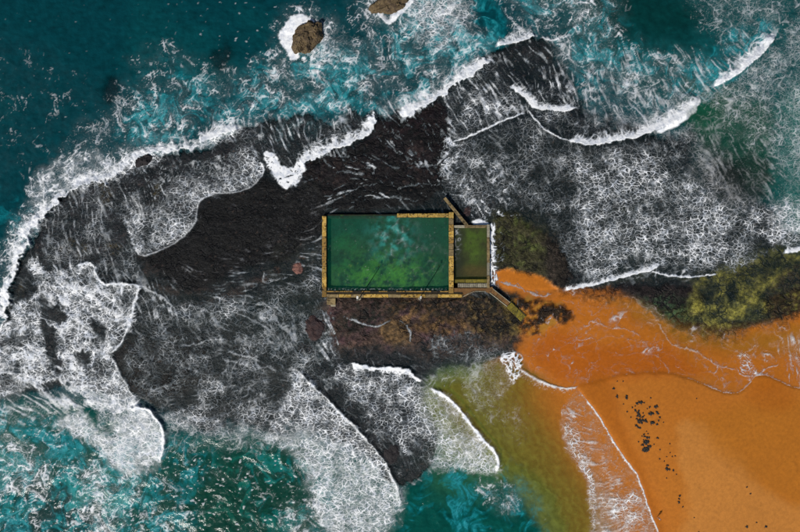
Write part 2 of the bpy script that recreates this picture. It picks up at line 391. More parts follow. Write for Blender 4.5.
ms = ms * (1 - .9 * area([(508, 296), (520, 296), (566, 308), (572, 320), (548, 330), (530, 336), (506, 330)], 3, 6, 5) * sst(-.3, .2, pn2 + .7 * pn1))
GC += (sc - GC) * ms[..., None]
put(GC, area([(508, 296), (520, 296), (566, 308), (572, 318), (548, 328), (530, 334), (506, 330)], 3, 6, 5) * sst(-.2, .25, pn2 + .7 * pn1 + .25 * pn3) * .95, '2a2414')
put(GC, area([(506, 294), (522, 294), (560, 304), (572, 318), (548, 328), (530, 334), (506, 330)], 4, 6, 5) * sst(.1, -.3, pn2 + .7 * pn1) * .55, '8a7430')
put(GC, area([(528, 488), (540, 492), (552, 506), (548, 514), (534, 506)], 4, 4, 3) * .9, '0c1814')
LIGHTER = np.maximum(SEREEF, area([(326, 296), (500, 296), (530, 324), (512, 348), (440, 352), (330, 350)], 6, 6, 3)); LIGHTER = np.maximum(LIGHTER, area([(490, 215), (545, 215), (566, 250), (562, 290), (490, 290)], 6, 6, 3))
# mottling of bare rock
ledge = ridged((PX + WX * 20) / 14, (PY * 1.3 + WY * 20) / 14, 3, 125)
mot = 1 + (.8 * rkf + .6 * pn3 + .4 * (strata - .5) - .75 * sst(.80, .97, crack) - .5 * sst(.78, .95, ledge) + .7 * pn2) * (1 - ms)
GC *= (np.clip(mot, .2, 2.4) * (1 - .62 * (1 - ms) * (1 - .85 * LIGHTER)))[..., None]
put(GC, REEF * (1 - ms) * sst(.42, .75, fbm(PX / 3, PY / 3, 2, 191) + .35 * pn2) * .4, '6e5c52')

# ---------------------------------------------------------------- water depth (m): open sea, film over the rock, swash over the sand
DEPTH = np.full(SHAPE, 5.0, F4)
DEPTH += (.10 + .05 * WX - DEPTH) * REEF
DEPTH += (.12 - DEPTH) * area([(484, 260), (560, 262), (700, 262), (860, 240), (860, 600), (600, 600), (560, 420), (500, 390), (478, 366), (500, 330)], 6, 4, 2)
UND = area([(424, 386), (440, 374), (486, 364), (520, 362), (552, 372), (600, 374), (630, 418), (670, 484), (690, 540), (700, 600), (560, 600), (552, 540), (540, 500), (508, 476), (480, 462), (446, 446), (428, 415)], 18, 12, 5)
dsh, _ = line([(577, 386), (590, 405), (612, 440), (635, 474), (648, 510), (662, 545), (676, 600)], 130, 0, 0)
shelf = np.clip(-dsh / 90, 0, 1) if dsh[400, 700] < 0 else np.clip(dsh / 90, 0, 1)
DEPTH += (.04 + 1.15 * np.clip(np.abs(np.where(np.abs(dsh) > 500, 100, dsh)) / 100, 0, 1) ** 1.2 - DEPTH) * UND
DRYALL = area([(577, 386), (590, 404), (601, 420), (613, 441), (626, 459), (636, 474), (641, 486), (646, 502), (653, 521), (662, 545), (676, 600), (860, 600), (860, 390), (810, 388), (790, 386), (776, 380), (762, 375), (752, 376), (746, 384), (736, 391), (720, 391), (700, 383), (680, 376), (660, 372), (620, 374), (596, 382)], 1.5, 1, 1)
EASTSW = area([(520, 350), (540, 326), (552, 300), (566, 288), (640, 296), (690, 324), (780, 320), (860, 310), (860, 410), (720, 408), (640, 390), (590, 396), (570, 386), (550, 378), (528, 366)], 5, 3, 2)
DEPTH += (.07 - DEPTH) * EASTSW
DEPTH += (-.15 - DEPTH) * DRYALL
BARE = np.zeros(SHAPE, F4)
def bare(pts, amt=1.0, soft=4, warp=6, fine=3):
    global BARE
    BARE = np.maximum(BARE, area(pts, soft, warp, fine) * amt)
bare([(306, 162), (340, 152), (372, 136), (376, 122), (400, 118), (438, 102), (450, 122), (446, 152), (440, 192), (398, 208), (330, 210), (320, 190), (305, 186)], .72)
bare([(330, 298), (460, 298), (490, 300), (520, 320), (510, 342), (470, 332), (430, 340), (380, 342), (340, 346)])
bare([(114, 356), (140, 330), (200, 330), (205, 380), (160, 405), (130, 392)], .5)
bare([(496, 215), (540, 230), (568, 262), (566, 288), (500, 284)], .9)
bare([(576, 294), (640, 284), (690, 290), (700, 310), (660, 316), (610, 300)], .8)
bare([(508, 298), (570, 312), (548, 330), (510, 335)], .8)
bare([(762, 300), (860, 272), (860, 306), (780, 324)], .7)
DEPTH = np.where(BARE > 0, DEPTH + (-.06 - DEPTH) * BARE, DEPTH)
# deep holes and sunken rocks
for q in [(730, 175, 36, 30, 40, .9, .9), (720, 150, 24, 20, 0, 2.0, .8), (640, 150, 20, 10, 0, .1, 1)]:
    DEPTH += (q[5] - DEPTH) * blob(q[0], q[1], q[2], q[3], q[4], 8) * q[6]
SUNK = np.maximum.reduce([blob(113, 92, 20, 13, -60, 12), blob(222, 56, 13, 26, 8, 12), blob(108, 70, 14, 12, 0, 18) * .45, blob(400, 76, 14, 10, 20, 8) * .6])
put(GC, SUNK, '100e16')
DEPTH += (.45 - DEPTH) * SUNK
put(GC, area([(500, 240), (640, 250), (720, 262), (800, 250), (860, 250), (860, 290), (700, 300)], 8, 8, 4) * 0, '000000')

# ---------------------------------------------------------------- body colour of the water: clear deep teal, milky turquoise where air is beaten into it
TINT = np.zeros(SHAPE + (3,), F4); TINT[:] = lin('04383f')
put(TINT, sst(.0, .5, fbm(PX / 120, PY / 120, 3, 201)) * .6, '074448')
put(TINT, area([(520, -60), (860, -60), (860, 130), (760, 140), (690, 120), (600, 60)], 30, 20, 4), '0a4244')
put(TINT, area([(590, -20), (660, -10), (700, 10), (690, 36), (640, 40), (600, 26)], 16, 16, 4) * .9, '042f2e')
put(TINT, area([(-60, 420), (60, 400), (180, 430), (320, 440), (400, 480), (520, 470), (560, 540), (560, 600), (-60, 600)], 16, 14, 4), '05463e')
put(TINT, area([(170, 470), (300, 440), (320, 490), (330, 560), (180, 560)], 24, 14, 4) * .9, '04382c')
put(TINT, area([(20, 480), (60, 490), (110, 520), (90, 600), (0, 600)], 16, 14, 4) * .8, '032c2a')
put(TINT, area([(690, 90), (760, 100), (776, 140), (770, 200), (700, 170)], 16, 14, 4) * .9, '0d4030')
put(TINT, area([(690, 110), (720, 104), (724, 130), (706, 140), (692, 130)], 10, 8, 4) * .6, '124a34')
put(TINT, area([(780, 100), (860, 80), (860, 260), (790, 250)], 20, 12, 4) * .8, '1a5a52')
put(TINT, area([(430, 440), (480, 430), (505, 470), (470, 500), (430, 490)], 16, 12, 4) * .6, '2a5c3c')
put(TINT, UND, '646e2c')
put(TINT, area([(440, 380), (490, 370), (560, 400), (600, 470), (590, 560), (560, 560), (505, 466), (460, 440), (430, 405)], 10, 8, 3) * .6, '66682a')
GOLD = UND * sst(62, 12, np.abs(dsh)) * sst(360, 400, PY)
put(TINT, GOLD, '9a6c26')
DEPTH = DEPTH * (1 - .35 * GOLD)
put(TINT, EASTSW, '9c5a1a')
put(TINT, BASIN, '07080c')
AIR = np.zeros(SHAPE, F4)
airn = uniform(fbm(BX / 34, BY / 34, 5, 211, .66) + .5 * ridged((PX + WX * 10) / 24, (PY + WY * 10) / 24, 3, 215) * .6)
def aerate(m, amt, lo=.3, hi=.95):
    global AIR
    AIR = np.maximum(AIR, m * amt * sst(lo, hi, airn))
aerate(area([(240, 90), (270, 60), (330, 50), (360, 60), (420, 0), (470, -20), (500, 20), (495, 45), (460, 75), (420, 105), (370, 112), (310, 118), (250, 112)], 14, 14, 5), .95, .12, .85)
aerate(area([(120, 135), (140, 85), (170, 65), (200, 80), (220, 105), (260, 110), (200, 138), (150, 148)], 14, 14, 5), .9, .1, .8)
aerate(area([(500, -30), (600, -30), (620, 30), (690, 60), (740, 30), (776, 30), (740, 70), (690, 100), (620, 100), (580, 90), (560, 50)], 14, 14, 5), .8, .3, 1)
aerate(area([(700, 75), (720, 40), (760, 20), (776, 30), (760, 55), (720, 84)], 6, 4, 3), .9, -.2, .9)
aerate(area([(-60, 400), (40, 420), (100, 430), (160, 460), (190, 500), (150, 560), (-60, 560)], 20, 16, 5), .95, .15, .85)
aerate(area([(150, 440), (210, 450), (200, 490), (150, 480)], 14, 12, 5), .8, .1, .9)
aerate(area([(410, 490), (450, 470), (500, 460), (530, 500), (540, 540), (420, 560)], 14, 12, 5), .75, .25, .95)
aerate(area([(250, 450), (330, 460), (330, 540), (260, 520)], 20, 12, 5), .45, .3, .95)
aerate(area([(-60, 180), (20, 200), (40, 210), (20, 260), (0, 320), (-60, 330)], 14, 12, 5), .55, .3, .95)
aerate(area([(270, 150), (330, 140), (345, 125), (300, 120), (265, 130)], 8, 8, 4), .7, .2, .9)
airf = np.clip(.55 + .9 * fbm(AX / 12, AY / 12, 4, 217, .62) + .45 * (SWIRL - .5), .05, 1.3)
put(TINT, np.clip(AIR * 1.35 * airf, 0, 1), '0f7c86')
put(TINT, np.clip(AIR * 1.5 * airf - .55, 0, 1) * .75, '3f9aa0')
TINT *= (1 + .3 * (rip - .5) * UND)[..., None]
TINT *= (1 + .22 * fbm(PX / 8, PY / 5, 3, 221))[..., None]
for q in [(-20, 470), (100, 500), (260, 490)]:
    put(TINT, blob(q[0], q[1], 60, 40, 0, 20) * .35 * sst(.5, .9, airn), '0a7a66')

# ---------------------------------------------------------------- foam
# open water: stray threads and caps
spread(area([(-60, 40), (60, 60), (120, 120), (40, 180), (-60, 200)], 20, 10), .06, 'swirl', 2.4, .7)
spread(area([(60, 150), (110, 105), (170, 70), (240, 70), (300, 50), (330, 110), (240, 130), (120, 170), (60, 200)], 18, 16), .38, 'swirl', 2.2, .7)
spread(area([(130, 60), (170, 45), (200, 60), (180, 100), (140, 120)], 10, 12), .2, 'swirl', 2.4, .7)
spread(area([(260, 60), (320, 55), (380, 30), (420, 40), (480, 30), (490, 60), (440, 95), (360, 116), (260, 116)], 14, 12), .46, 'swirl', 2.0, .7)
spread(area([(420, -20), (470, -10), (470, 40), (440, 50), (410, 30)], 10, 8), .72, 'lace', 1.8, .9)
spread(area([(500, -30), (620, -30), (620, 40), (700, 60), (690, 100), (600, 110), (560, 60), (520, 30)], 14, 12), .44, 'swirl', 2.0, .7)
spread(area([(560, -20), (600, -20), (590, 20), (570, 26)], 8, 8), .62, 'swirl', 1.8, 1)
spread(area([(690, -30), (800, -30), (780, 30), (720, 40), (690, 10)], 12, 10), .36, 'lace', 1.8, .75, .04)
spread(area([(600, 60), (700, 50), (720, 84), (690, 104), (640, 120), (590, 116)], 12, 10), .45, 'streak', 1.8, .7)
spread(area([(705, 74), (730, 36), (776, 22), (778, 34), (740, 66), (716, 84)], 5, 3), .35, 'streak', 1.8, .6)
spread(area([(698, 90), (720, 86), (778, 40), (800, 0), (860, -20), (860, 280), (800, 246), (770, 240), (780, 180), (760, 140), (720, 120)], 10, 8), .52, 'lace', 1.8, .75, .04)
spread(area([(690, 110), (770, 110), (776, 150), (720, 160)], 14, 10), .36, 'lace', 1.8, .6)
spread(area([(740, 215), (800, 200), (860, 200), (860, 245), (780, 250), (750, 240)], 10, 8), .75, 'lace', 1.8, .95)
for y0 in range(6):
    spread(blob(10 + 22 * y0, 440 + (y0 * 37) % 90, 46, 36, 0, 20), .22, 'swirl', 2.0, .65)
spread(area([(-60, 400), (40, 410), (110, 440), (170, 480), (170, 560), (-60, 560)], 20, 14), .24, 'swirl', 2.0, .7)
spread(area([(-60, 420), (20, 430), (60, 470), (50, 500), (-60, 480)], 14, 12), .5, 'swirl', 1.8, .9)
spread(area([(80, 470), (110, 470), (130, 520), (100, 540), (80, 510)], 10, 8), .55, 'swirl', 1.8, .9)
spread(area([(165, 440), (330, 440), (330, 560), (150, 560)], 16, 10), .12, 'lacec', 2.4, .6)
spread(area([(160, 425), (330, 436), (330, 450), (160, 450)], 8, 6), .35, 'lace', 1.8, .6)
spread(area([(476, 480), (520, 488), (516, 516), (486, 506)], 8, 8), .5, 'swirl', 1.8, .75)
# north-west breakers against the reef
front([(206, 141), (188, 147), (166, 148), (150, 149), (132, 158), (118, 170), (106, 177), (88, 181), (70, 190), (52, 204), (44, 214), (34, 222), (28, 232), (24, 248), (17, 262), (11, 278), (7, 296), (2, 318), (-4, 336)], 5, 30, -1, .80, 'swirl', lift=.8, taper=.1, warp=6, fine=6, patchy=1.2, shift=4)
spread(area([(122, 160), (150, 142), (168, 142), (164, 160), (140, 170), (120, 174)], 6, 9, 6), .95, 'lace', 1.92, 1)
spread(area([(80, 176), (118, 160), (120, 180), (84, 190)], 6, 9, 6), .95, 'lace', 1.92, 1)
spread(area([(20, 230), (50, 198), (56, 210), (34, 236), (22, 262), (10, 262)], 6, 9, 6), .92, 'lace', 1.92, 1)
spread(area([(40, 170), (75, 155), (110, 155), (118, 170), (70, 190), (40, 206), (28, 200)], 8, 10, 4), .74, 'swirl', 1.3, .8, .28)
front([(240, 129), (228, 133), (214, 138), (200, 143)], 7, 16, -1, .6, 'swirl', lift=.6)
spread(area([(195, 150), (200, 136), (240, 126), (242, 134), (215, 146)], 4, 4, 3), .8, 'lace', 1.8, 1)
# wash over the ledge between the headlands
spread(area([(235, 128), (262, 120), (300, 116), (330, 122), (350, 112), (372, 112), (368, 132), (330, 150), (300, 160), (268, 156), (240, 148)], 6, 5), .62, 'streak', 1.6, .8, .15, .6)
spread(area([(236, 146), (262, 150), (262, 160), (240, 156)], 4, 4), .5, 'lace', 1.8, .9)
FOAM = np.maximum(FOAM, area([(264, 153), (275, 152), (281, 166), (296, 166), (304, 158), (306, 170), (297, 184), (288, 190), (280, 186), (270, 170)], 1.5, 3, 4) * sst(.0, .12, LACE))
front([(300, 166), (305, 160), (318, 156), (333, 149), (346, 144), (358, 138), (368, 133), (374, 122), (372, 112)], 8, 16, 1, .8, 'lace', lift=.7, warp=3, fine=5, patchy=.8, shift=2)
front([(402, 119), (412, 112), (422, 106), (436, 99), (446, 90), (456, 82), (470, 74), (484, 64), (490, 58)], 7, 22, 1, .75, 'lace', lift=.7, warp=3, fine=5, patchy=.8, shift=2)
spread(area([(372, 116), (390, 100), (410, 92), (440, 90), (436, 100), (404, 120)], 5, 5), .7, 'streak', 1.8, .95)
FOAM = np.maximum(FOAM, area([(400, 108), (416, 102), (424, 108), (410, 116), (400, 118)], 2, 4, 4))
front([(496, 47), (508, 45), (518, 43), (528, 40), (536, 37)], 5, 10, 1, .8, 'lace', lift=.7)
spread(area([(504, 40), (520, 28), (534, 32), (528, 40)], 4, 4), .6, 'lace', 1.8, .95)
front([(541, 39), (550, 41), (560, 40)], 1.6, 0, 1)
front([(509, 87), (516, 93), (524, 99), (530, 105), (536, 110), (550, 111), (562, 113), (576, 109)], 5, 0, 1, lift=.4, warp=1, fine=2)
spread(area([(528, 100), (545, 84), (560, 78), (574, 96), (578, 110), (550, 110)], 4, 5), .7, 'streak', 1.8, .95)
front([(528, 110), (532, 118), (540, 126), (550, 134), (562, 140), (572, 142)], 1.0, 0, 1, lift=.15, warp=1, fine=1)
front([(566, 141), (580, 145), (600, 145), (616, 142), (637, 138), (657, 129), (675, 121), (688, 113), (695, 104), (699, 96)], 6.5, 26, 1, .8, 'lacec', lift=.8, warp=1.5, fine=2)
FOAM = np.maximum(FOAM, area([(654, 131), (672, 122), (690, 111), (699, 97), (696, 112), (680, 124), (662, 132)], 1.2, 1.5, 2))
front([(714, 87), (726, 81), (740, 72), (752, 62), (765, 50), (776, 34)], 8.5, 0, 1, lift=1.3, taper=.12, warp=1, fine=2.5)
# wash over the eastern shelf
spread(area([(444, 92), (470, 74), (492, 58), (520, 100), (530, 112), (500, 124), (470, 136), (452, 144), (446, 120)], 5, 5), .66, 'streak', 1.5, .9, .15, .6)
spread(area([(462, 100), (500, 100), (520, 112), (480, 130), (460, 124)], 8, 6), .68, 'lacec', 1.8, .95)
front([(452, 143), (468, 138), (486, 130), (504, 122), (526, 114)], 1.3, 12, 1, .55, 'lace', lift=.2, warp=1.2, fine=1.5)
spread(area([(490, 58), (530, 42), (562, 56), (584, 100), (560, 106), (520, 96)], 8, 5), .42, 'streak', 1.7, .75)
spread(area([(530, 110), (570, 112), (600, 116), (660, 110), (690, 100), (690, 118), (640, 140), (580, 144), (552, 134)], 4, 4), .52, 'lace', 1.8, .85)
spread(area([(450, 146), (530, 116), (570, 145), (640, 142), (700, 120), (720, 140), (740, 170), (770, 215), (760, 260), (700, 276), (640, 272), (580, 288), (560, 250), (540, 215), (500, 205), (470, 210), (446, 200), (440, 160)], 5, 5), .60, 'lacec', 1.9, .80, .05, .5)
spread(area([(570, 160), (640, 150), (690, 170), (740, 210), (760, 250), (700, 274), (640, 270), (590, 284), (570, 250)], 14, 10), .74, 'lacec', 1.8, .92, .07, .45)
spread(area([(440, 140), (460, 144), (458, 186), (440, 176)], 4, 5), .6, 'swirl', 1.8, .9)
spread(blob(478, 162, 12, 7, -30, 6), .7, 'lace', 1.8, .95)
spread(area([(452, 186), (480, 165), (520, 180), (530, 210), (490, 222), (460, 206)], 8, 8), .48, 'swirl', 1.8, .85)
spread(area([(664, 190), (700, 200), (740, 240), (700, 262), (660, 240)], 14, 8), .80, 'lacec', 1.5, .97, .14, .5)
put(TINT, blob(724, 178, 38, 22, 45, 10) * .9, '101a18')
_k = 1 - .85 * area([(700, 136), (748, 150), (776, 160), (776, 190), (764, 206), (740, 190), (712, 170)], 8, 8, 4); FOAM *= _k; COV *= _k
_k = 1 - .6 * area([(690, 110), (716, 108), (720, 136), (700, 140)], 8, 8, 4); FOAM *= _k; COV *= _k
front([(564, 291), (580, 288), (600, 283), (620, 278), (640, 273), (651, 270), (660, 264)], 3.2, 14, 1, .8, 'lacec', lift=.35, warp=1.2, fine=1.5)
front([(650, 272), (668, 276), (690, 278), (716, 274)], 1.5, 10, 1, .6, 'lacec', lift=.2, warp=1.5, fine=1.5)
front([(782, 254), (800, 251), (860, 246)], 4, 20, 1, .8, 'lace', lift=.4)
# west: curtain over the ledge and the foaming gully
spread(area([(40, 262), (48, 214), (70, 194), (112, 182), (140, 170), (150, 200), (140, 250), (136, 282), (100, 270), (92, 258), (60, 268)], 6, 6), .5, 'streak', 1.6, .62, .12, .6)
spread(area([(40, 262), (48, 214), (70, 194), (112, 182), (140, 170), (150, 200), (140, 250), (136, 282), (100, 270), (60, 268)], 6, 6), .6, 'lacec', 1.8, .7, .1, .9)
TONG = area([(264, 164), (263, 176), (250, 189), (232, 194), (215, 194.5), (200, 203), (198, 215), (193, 228), (176, 244), (152, 254.5), (139, 255), (128, 232), (116, 208), (112, 186), (124, 172), (160, 166), (200, 160), (240, 152)], 1.2, 1.5, 1)
dT, _ = line([(264, 164), (263, 176), (250, 189), (232, 194), (215, 194.5), (200, 203), (198, 215), (193, 228), (176, 244), (152, 254.5), (139, 255), (128, 240)], 60, 1.5, 1)
edge = np.clip(1 - np.abs(dT) / 46, 0, 1)
spread(TONG, .15 + .75 * edge ** 1.5, 'speck', 1.0, .78)
spread(TONG, .25 + .7 * edge, 'lacec', 1.5, .95, .1, .4)
spread(area([(150, 200), (196, 190), (198, 216), (176, 242), (150, 250), (138, 225)], 8, 6), .6, 'lacec', 1.2, .62)
spread(area([(112, 186), (160, 164), (170, 190), (150, 220), (140, 252), (124, 232)], 6, 6), .52, 'streak', 1.8, .75)
spread(area([(190, 170), (262, 160), (264, 175), (230, 192), (196, 198)], 8, 6), .45, 'lacec', 1.2, .5)
FOAM = np.maximum(FOAM, sst(2.0, .3, np.abs(dT)) * .85 * TONG)
SWB = area([(26, 264), (38, 258), (48, 270), (74, 266), (92, 262), (98, 268), (108, 283), (126, 283), (140, 286), (138, 305), (132, 326), (122, 345), (112, 354), (120, 368), (132, 392), (140, 408), (120, 412), (90, 400), (60, 380), (20, 392), (-60, 420), (-60, 350), (0, 332), (14, 300)], 3, 5, 3)
spread(SWB, .80, 'swirl', 1.6, .95, .34, .8)
spread(SWB, .84, 'lace', 1.7, .9, .28, .7)
spread(area([(84, 262), (100, 270), (108, 284), (140, 287), (137, 306), (131, 326), (114, 352), (100, 350), (112, 320), (106, 300), (84, 286)], 6, 5), .68, 'lace', 1.2, .82)
front([(76, 266), (84, 262), (95, 264), (100, 276), (108, 283), (126, 283), (140, 286), (137, 305), (131, 326), (121, 345), (111, 354)], 2.4, 0, -1, alpha=.85, lift=.5, warp=1.5, fine=2)
front([(140, 408), (132, 392), (120, 370), (112, 356)], 1.5, 12, 1, .7, 'lace', alpha=.6, lift=.3, warp=2, fine=1.5)
spread(area([(-60, 340), (10, 334), (60, 380), (90, 400), (60, 420), (-60, 430)], 12, 10), .5, 'streak', 1.2, .75)
for pts in ([(42, 320), (50, 318), (58, 350), (66, 370), (58, 372), (46, 350)], [(54, 300), (62, 304), (66, 318), (60, 326), (54, 314)], [(92, 318), (104, 326), (110, 338), (104, 340), (94, 328)], [(78, 350), (90, 352), (88, 366), (80, 364)], [(18, 272), (30, 268), (36, 290), (24, 300), (14, 300)], [(36, 300), (50, 302), (60, 325), (52, 322)]):
    _k = 1 - .8 * area(pts, 3, 5, 4); FOAM *= _k; COV *= _k
for pts in ([(28, 262), (46, 276), (70, 284), (100, 296), (130, 294)], [(14, 306), (44, 322), (70, 344), (96, 352), (112, 357)], [(-10, 344), (30, 352), (58, 378), (86, 398), (104, 410)], [(60, 268), (84, 290), (110, 310), (128, 318)], [(-20, 372), (20, 376), (52, 396), (80, 410)], [(36, 290), (66, 312), (84, 330), (92, 346)]):
    front(pts, 2.2, 16, 1, .75, 'streak', alpha=.7, lift=.15, warp=7, fine=4, patchy=1.2)
# collapsing breaker in the south-west
spread(area([(56, 424), (78, 414), (94, 426), (104, 438), (120, 420), (136, 408), (146, 407), (158, 418), (165, 430), (165, 446), (160, 462), (148, 470), (124, 470), (106, 458), (96, 444), (76, 436)], 6, 7, 5), .98, 'lace', 1.0, 1, .55, .5)
spread(area([(100, 408), (112, 396), (130, 404), (136, 412), (108, 438), (98, 430)], 4, 4), .62, 'lace', 1.2, .8)
spread(area([(90, 396), (100, 400), (104, 410), (96, 412), (86, 404)], 3, 4), .85, 'lace', 1.8, 1)
front([(130, 409), (146, 406), (158, 416), (165, 430), (165, 448), (160, 462)], 2.5, 20, -1, .85, 'lace', lift=.9, warp=2, fine=2)
spread(area([(80, 450), (120, 466), (150, 470), (140, 500), (110, 520), (80, 510), (84, 470)], 10, 8), .5, 'swirl', 1.8, .85)
# south-western shelf, thin sheets
spread(area([(140, 286), (160, 288), (176, 304), (182, 320), (150, 322), (138, 310)], 4, 4), .55, 'streak', 1.8, .75)
front([(141, 284), (152, 290), (164, 297), (172, 306), (174, 316)], 1.4, 0, -1, alpha=.6, lift=.12)
spread(area([(140, 320), (200, 300), (280, 296), (330, 330), (320, 360), (290, 400), (330, 430), (250, 440), (180, 430), (150, 412), (200, 390), (200, 340), (150, 340)], 8, 8), .5, 'lacec', 1.9, .66, .12, .7)
spread(area([(200, 300), (262, 290), (300, 300), (262, 330), (206, 330)], 8, 8), .55, 'streak', 1.7, .42, .06)
spread(area([(190, 350), (262, 330), (300, 345), (290, 390), (220, 390)], 8, 8), .55, 'lace', 1.6, .6, .12)
spread(area([(160, 412), (220, 400), (300, 396), (330, 430), (262, 440), (190, 432)], 6, 6), .72, 'lacec', 1.5, .85, .15, .6)
spread(area([(130, 330), (200, 330), (200, 400), (140, 400), (118, 360)], 8, 6), .14, 'speck', 1.8, .45)
for pts, w_ in (([(228, 352), (240, 356), (252, 358), (262, 363)], 1.0), ([(222, 358), (236, 362), (250, 366)], .8), ([(182, 346), (196, 344), (212, 341), (230, 340)], 1.1), ([(240, 300), (252, 308), (262, 303), (272, 310)], 1.1), ([(264, 272), (264, 282), (276, 280), (288, 276)], .9), ([(214, 298), (226, 300), (228, 308)], 1.0),
                ([(254, 364), (262, 368), (272, 366), (276, 372)], 1.2), ([(190, 305), (200, 308), (206, 318)], 1.0), ([(262, 310), (280, 325), (298, 342)], 2.4)):
    front(pts, w_ * 1.1, 6, 1, .6, 'lace', alpha=.48, patchy=1.2, lift=.08, warp=3, fine=2.5)
spread(area([(200, 262), (300, 236), (322, 240), (310, 262), (262, 290), (200, 292), (160, 276)], 6, 6), .30, 'streak', 1.8, .5)
spread(BASIN, .10, 'speck', 1.8, .2, 0)
spread(BASIN * sst(.05, .5, big + .3), .08, 'streak', 1.8, .28, 0)
spread(area([(270, 190), (322, 186), (322, 240), (290, 262), (262, 240)], 10, 8), .30, 'speck', 1.2, .26, .03)
spread(area([(300, 236), (322, 205), (323, 298), (310, 300), (296, 270)], 6, 6), .40, 'streak', 1.8, .55)
spread(area([(317, 240), (323, 240), (324, 298), (318, 298)], 2, 2, 2), .6, 'streak', 1.8, .7)
for pts in ([(300, 162), (328, 157), (350, 160), (370, 168), (373, 180)], [(326, 207), (344, 196), (362, 188), (380, 184)], [(384, 140), (398, 154), (412, 166)], [(408, 168), (436, 167), (462, 164)], [(330, 176), (350, 172), (366, 176)], [(396, 190), (420, 184), (446, 188)], [(350, 204), (384, 198), (420, 202)]):
    front(pts, 1.1, 7, 1, .5, 'streak', alpha=.28, lift=.02, warp=3, fine=3, patchy=1.2)
spread(area([(306, 165), (372, 138), (398, 122), (440, 106), (450, 150), (440, 195), (330, 210)], 8, 8), .34, 'streak', 1.6, .30, .03)
# run-off falling past the south-west corner of the pool
spread(area([(321, 296), (333, 300), (334, 330), (338, 352), (330, 372), (322, 350), (325, 320)], 2.5, 3, 3), .78, 'streak', 1.2, .95)
spread(area([(300, 345), (330, 340), (345, 360), (340, 392), (320, 384), (300, 366)], 6, 6), .5, 'lace', 1.8, .75)
# southern bores
WA = area([(297, 366), (308, 378), (326, 396), (342, 412), (354, 424), (368, 440), (382, 456), (392, 472), (398, 488), (400, 508), (394, 530), (360, 560), (330, 545), (318, 510), (308, 480), (296, 452), (276, 446), (262, 440), (270, 420), (284, 400), (290, 380)], 9, 12, 5)
spread(WA, .84, 'lace', 1.5, .96, .3, .5)
spread(WA * blob(300, 392, 22, 30, -30, 6), .72, 'speck', 1.2, .6)
front([(297, 368), (308, 379), (326, 396), (342, 412), (354, 424), (368, 440), (382, 456), (392, 472), (398, 488), (400, 508)], 2.0, 26, -1, .82, 'lace', alpha=.7, patchy=1.3, lift=.6, warp=1.2, fine=1.2)
spread(area([(280, 500), (320, 500), (330, 560), (290, 560)], 8, 8), .45, 'swirl', 1.8, .8)
WB = area([(356, 362), (376, 366), (396, 367), (412, 372), (422, 381), (434, 388), (446, 394), (458, 406), (471, 424), (486, 441), (496, 452), (499, 462), (494, 474), (470, 470), (440, 470), (404, 458), (386, 436), (371, 420), (357, 408), (342, 388), (332, 368)], 5, 6, 4)
spread(WB, .74, 'lace', 1.8, .92, .2, .6)
spread(WB, .30, 'lacec', 1.8, .7)
front([(352, 362), (362, 364), (376, 366), (396, 367), (410, 371), (422, 381)], 4, 24, -1, .8, 'lace', lift=.4, warp=2, fine=2.5)
front([(430, 387), (444, 393), (458, 406), (471, 423), (485, 440), (495, 451), (499, 461), (496, 472)], 3, 20, -1, .75, 'lace', lift=.5, warp=1.2, fine=1.5)
spread(area([(452, 440), (476, 432), (497, 456), (496, 474), (470, 472), (450, 460)], 5, 4), .72, 'lacec', 1.2, .95)
spread(area([(318, 372), (340, 376), (362, 404), (384, 426), (404, 452), (410, 478), (398, 476), (372, 440), (344, 410)], 7, 8, 5), .6, 'lacec', 1.8, .78, .05, .7)
spread(area([(330, 330), (352, 345), (420, 352), (470, 340), (510, 352), (515, 372), (470, 380), (430, 384), (412, 368), (360, 362), (330, 362)], 6, 6), .36, 'lace', 1.8, .65)
spread(area([(440, 328), (480, 332), (512, 350), (510, 366), (470, 362), (430, 350)], 6, 6), .50, 'lace', 1.8, .75)
spread(area([(470, 366), (510, 360), (505, 395), (480, 410), (466, 396)], 6, 6), .42, 'lacec', 1.8, .85)
spread(area([(466, 396), (510, 390), (530, 420), (520, 446), (490, 430)], 8, 6), .24, 'lacec', 1.8, .6)
FOAM = np.maximum(FOAM, area([(500, 354), (512, 350), (522, 362), (520, 372), (512, 384), (506, 372)], 2, 4, 4) * sst(.15, .5, LACE))
front([(342, 316), (358, 322), (374, 327), (384, 324), (394, 320), (404, 324), (410, 332), (410, 342)], 1.1, 4, 1, .35, 'lace', alpha=.6, lift=.05, warp=1.5, fine=1.5)
_k = 1 - .8 * area([(384, 438), (396, 440), (406, 456), (400, 468), (388, 458)], 4, 4, 3); FOAM *= _k; COV *= _k
_k = 1 - .55 * area([(404, 455), (440, 465), (450, 474), (410, 480)], 6, 5, 3); FOAM *= _k; COV *= _k
# swash on the beach
front([(520, 368), (532, 376), (548, 383), (562, 387), (577, 386)], 2.0, 9, -1, .55, 'speck', alpha=.8, lift=.05, warp=.6, fine=.8)
front([(577, 385), (590, 404), (601, 420), (613, 441), (626, 459), (636, 474), (641, 486), (646, 502), (653, 521), (662, 545), (676, 600)], 1.2, 0, -1, alpha=.95, lift=.05, warp=1, fine=1)
FLM = area([(577, 386), (590, 405), (613, 442), (636, 475), (648, 508), (662, 545), (676, 600), (584, 600), (592, 530), (586, 476), (566, 444), (560, 420)], 2, 3, 2)
spread(FLM, .5, 'speck', 1.1, .6, .8, .3)
spread(area([(560, 412), (578, 410), (600, 450), (620, 480), (640, 520), (660, 600), (588, 600), (592, 520), (586, 476), (568, 448)], 5, 5, 3), .55, 'streak', 1.2, .8)
spread(area([(600, 488), (640, 492), (660, 540), (660, 600), (590, 600), (594, 520)], 8, 5, 3), .7, 'lacec', 1.2, .8)
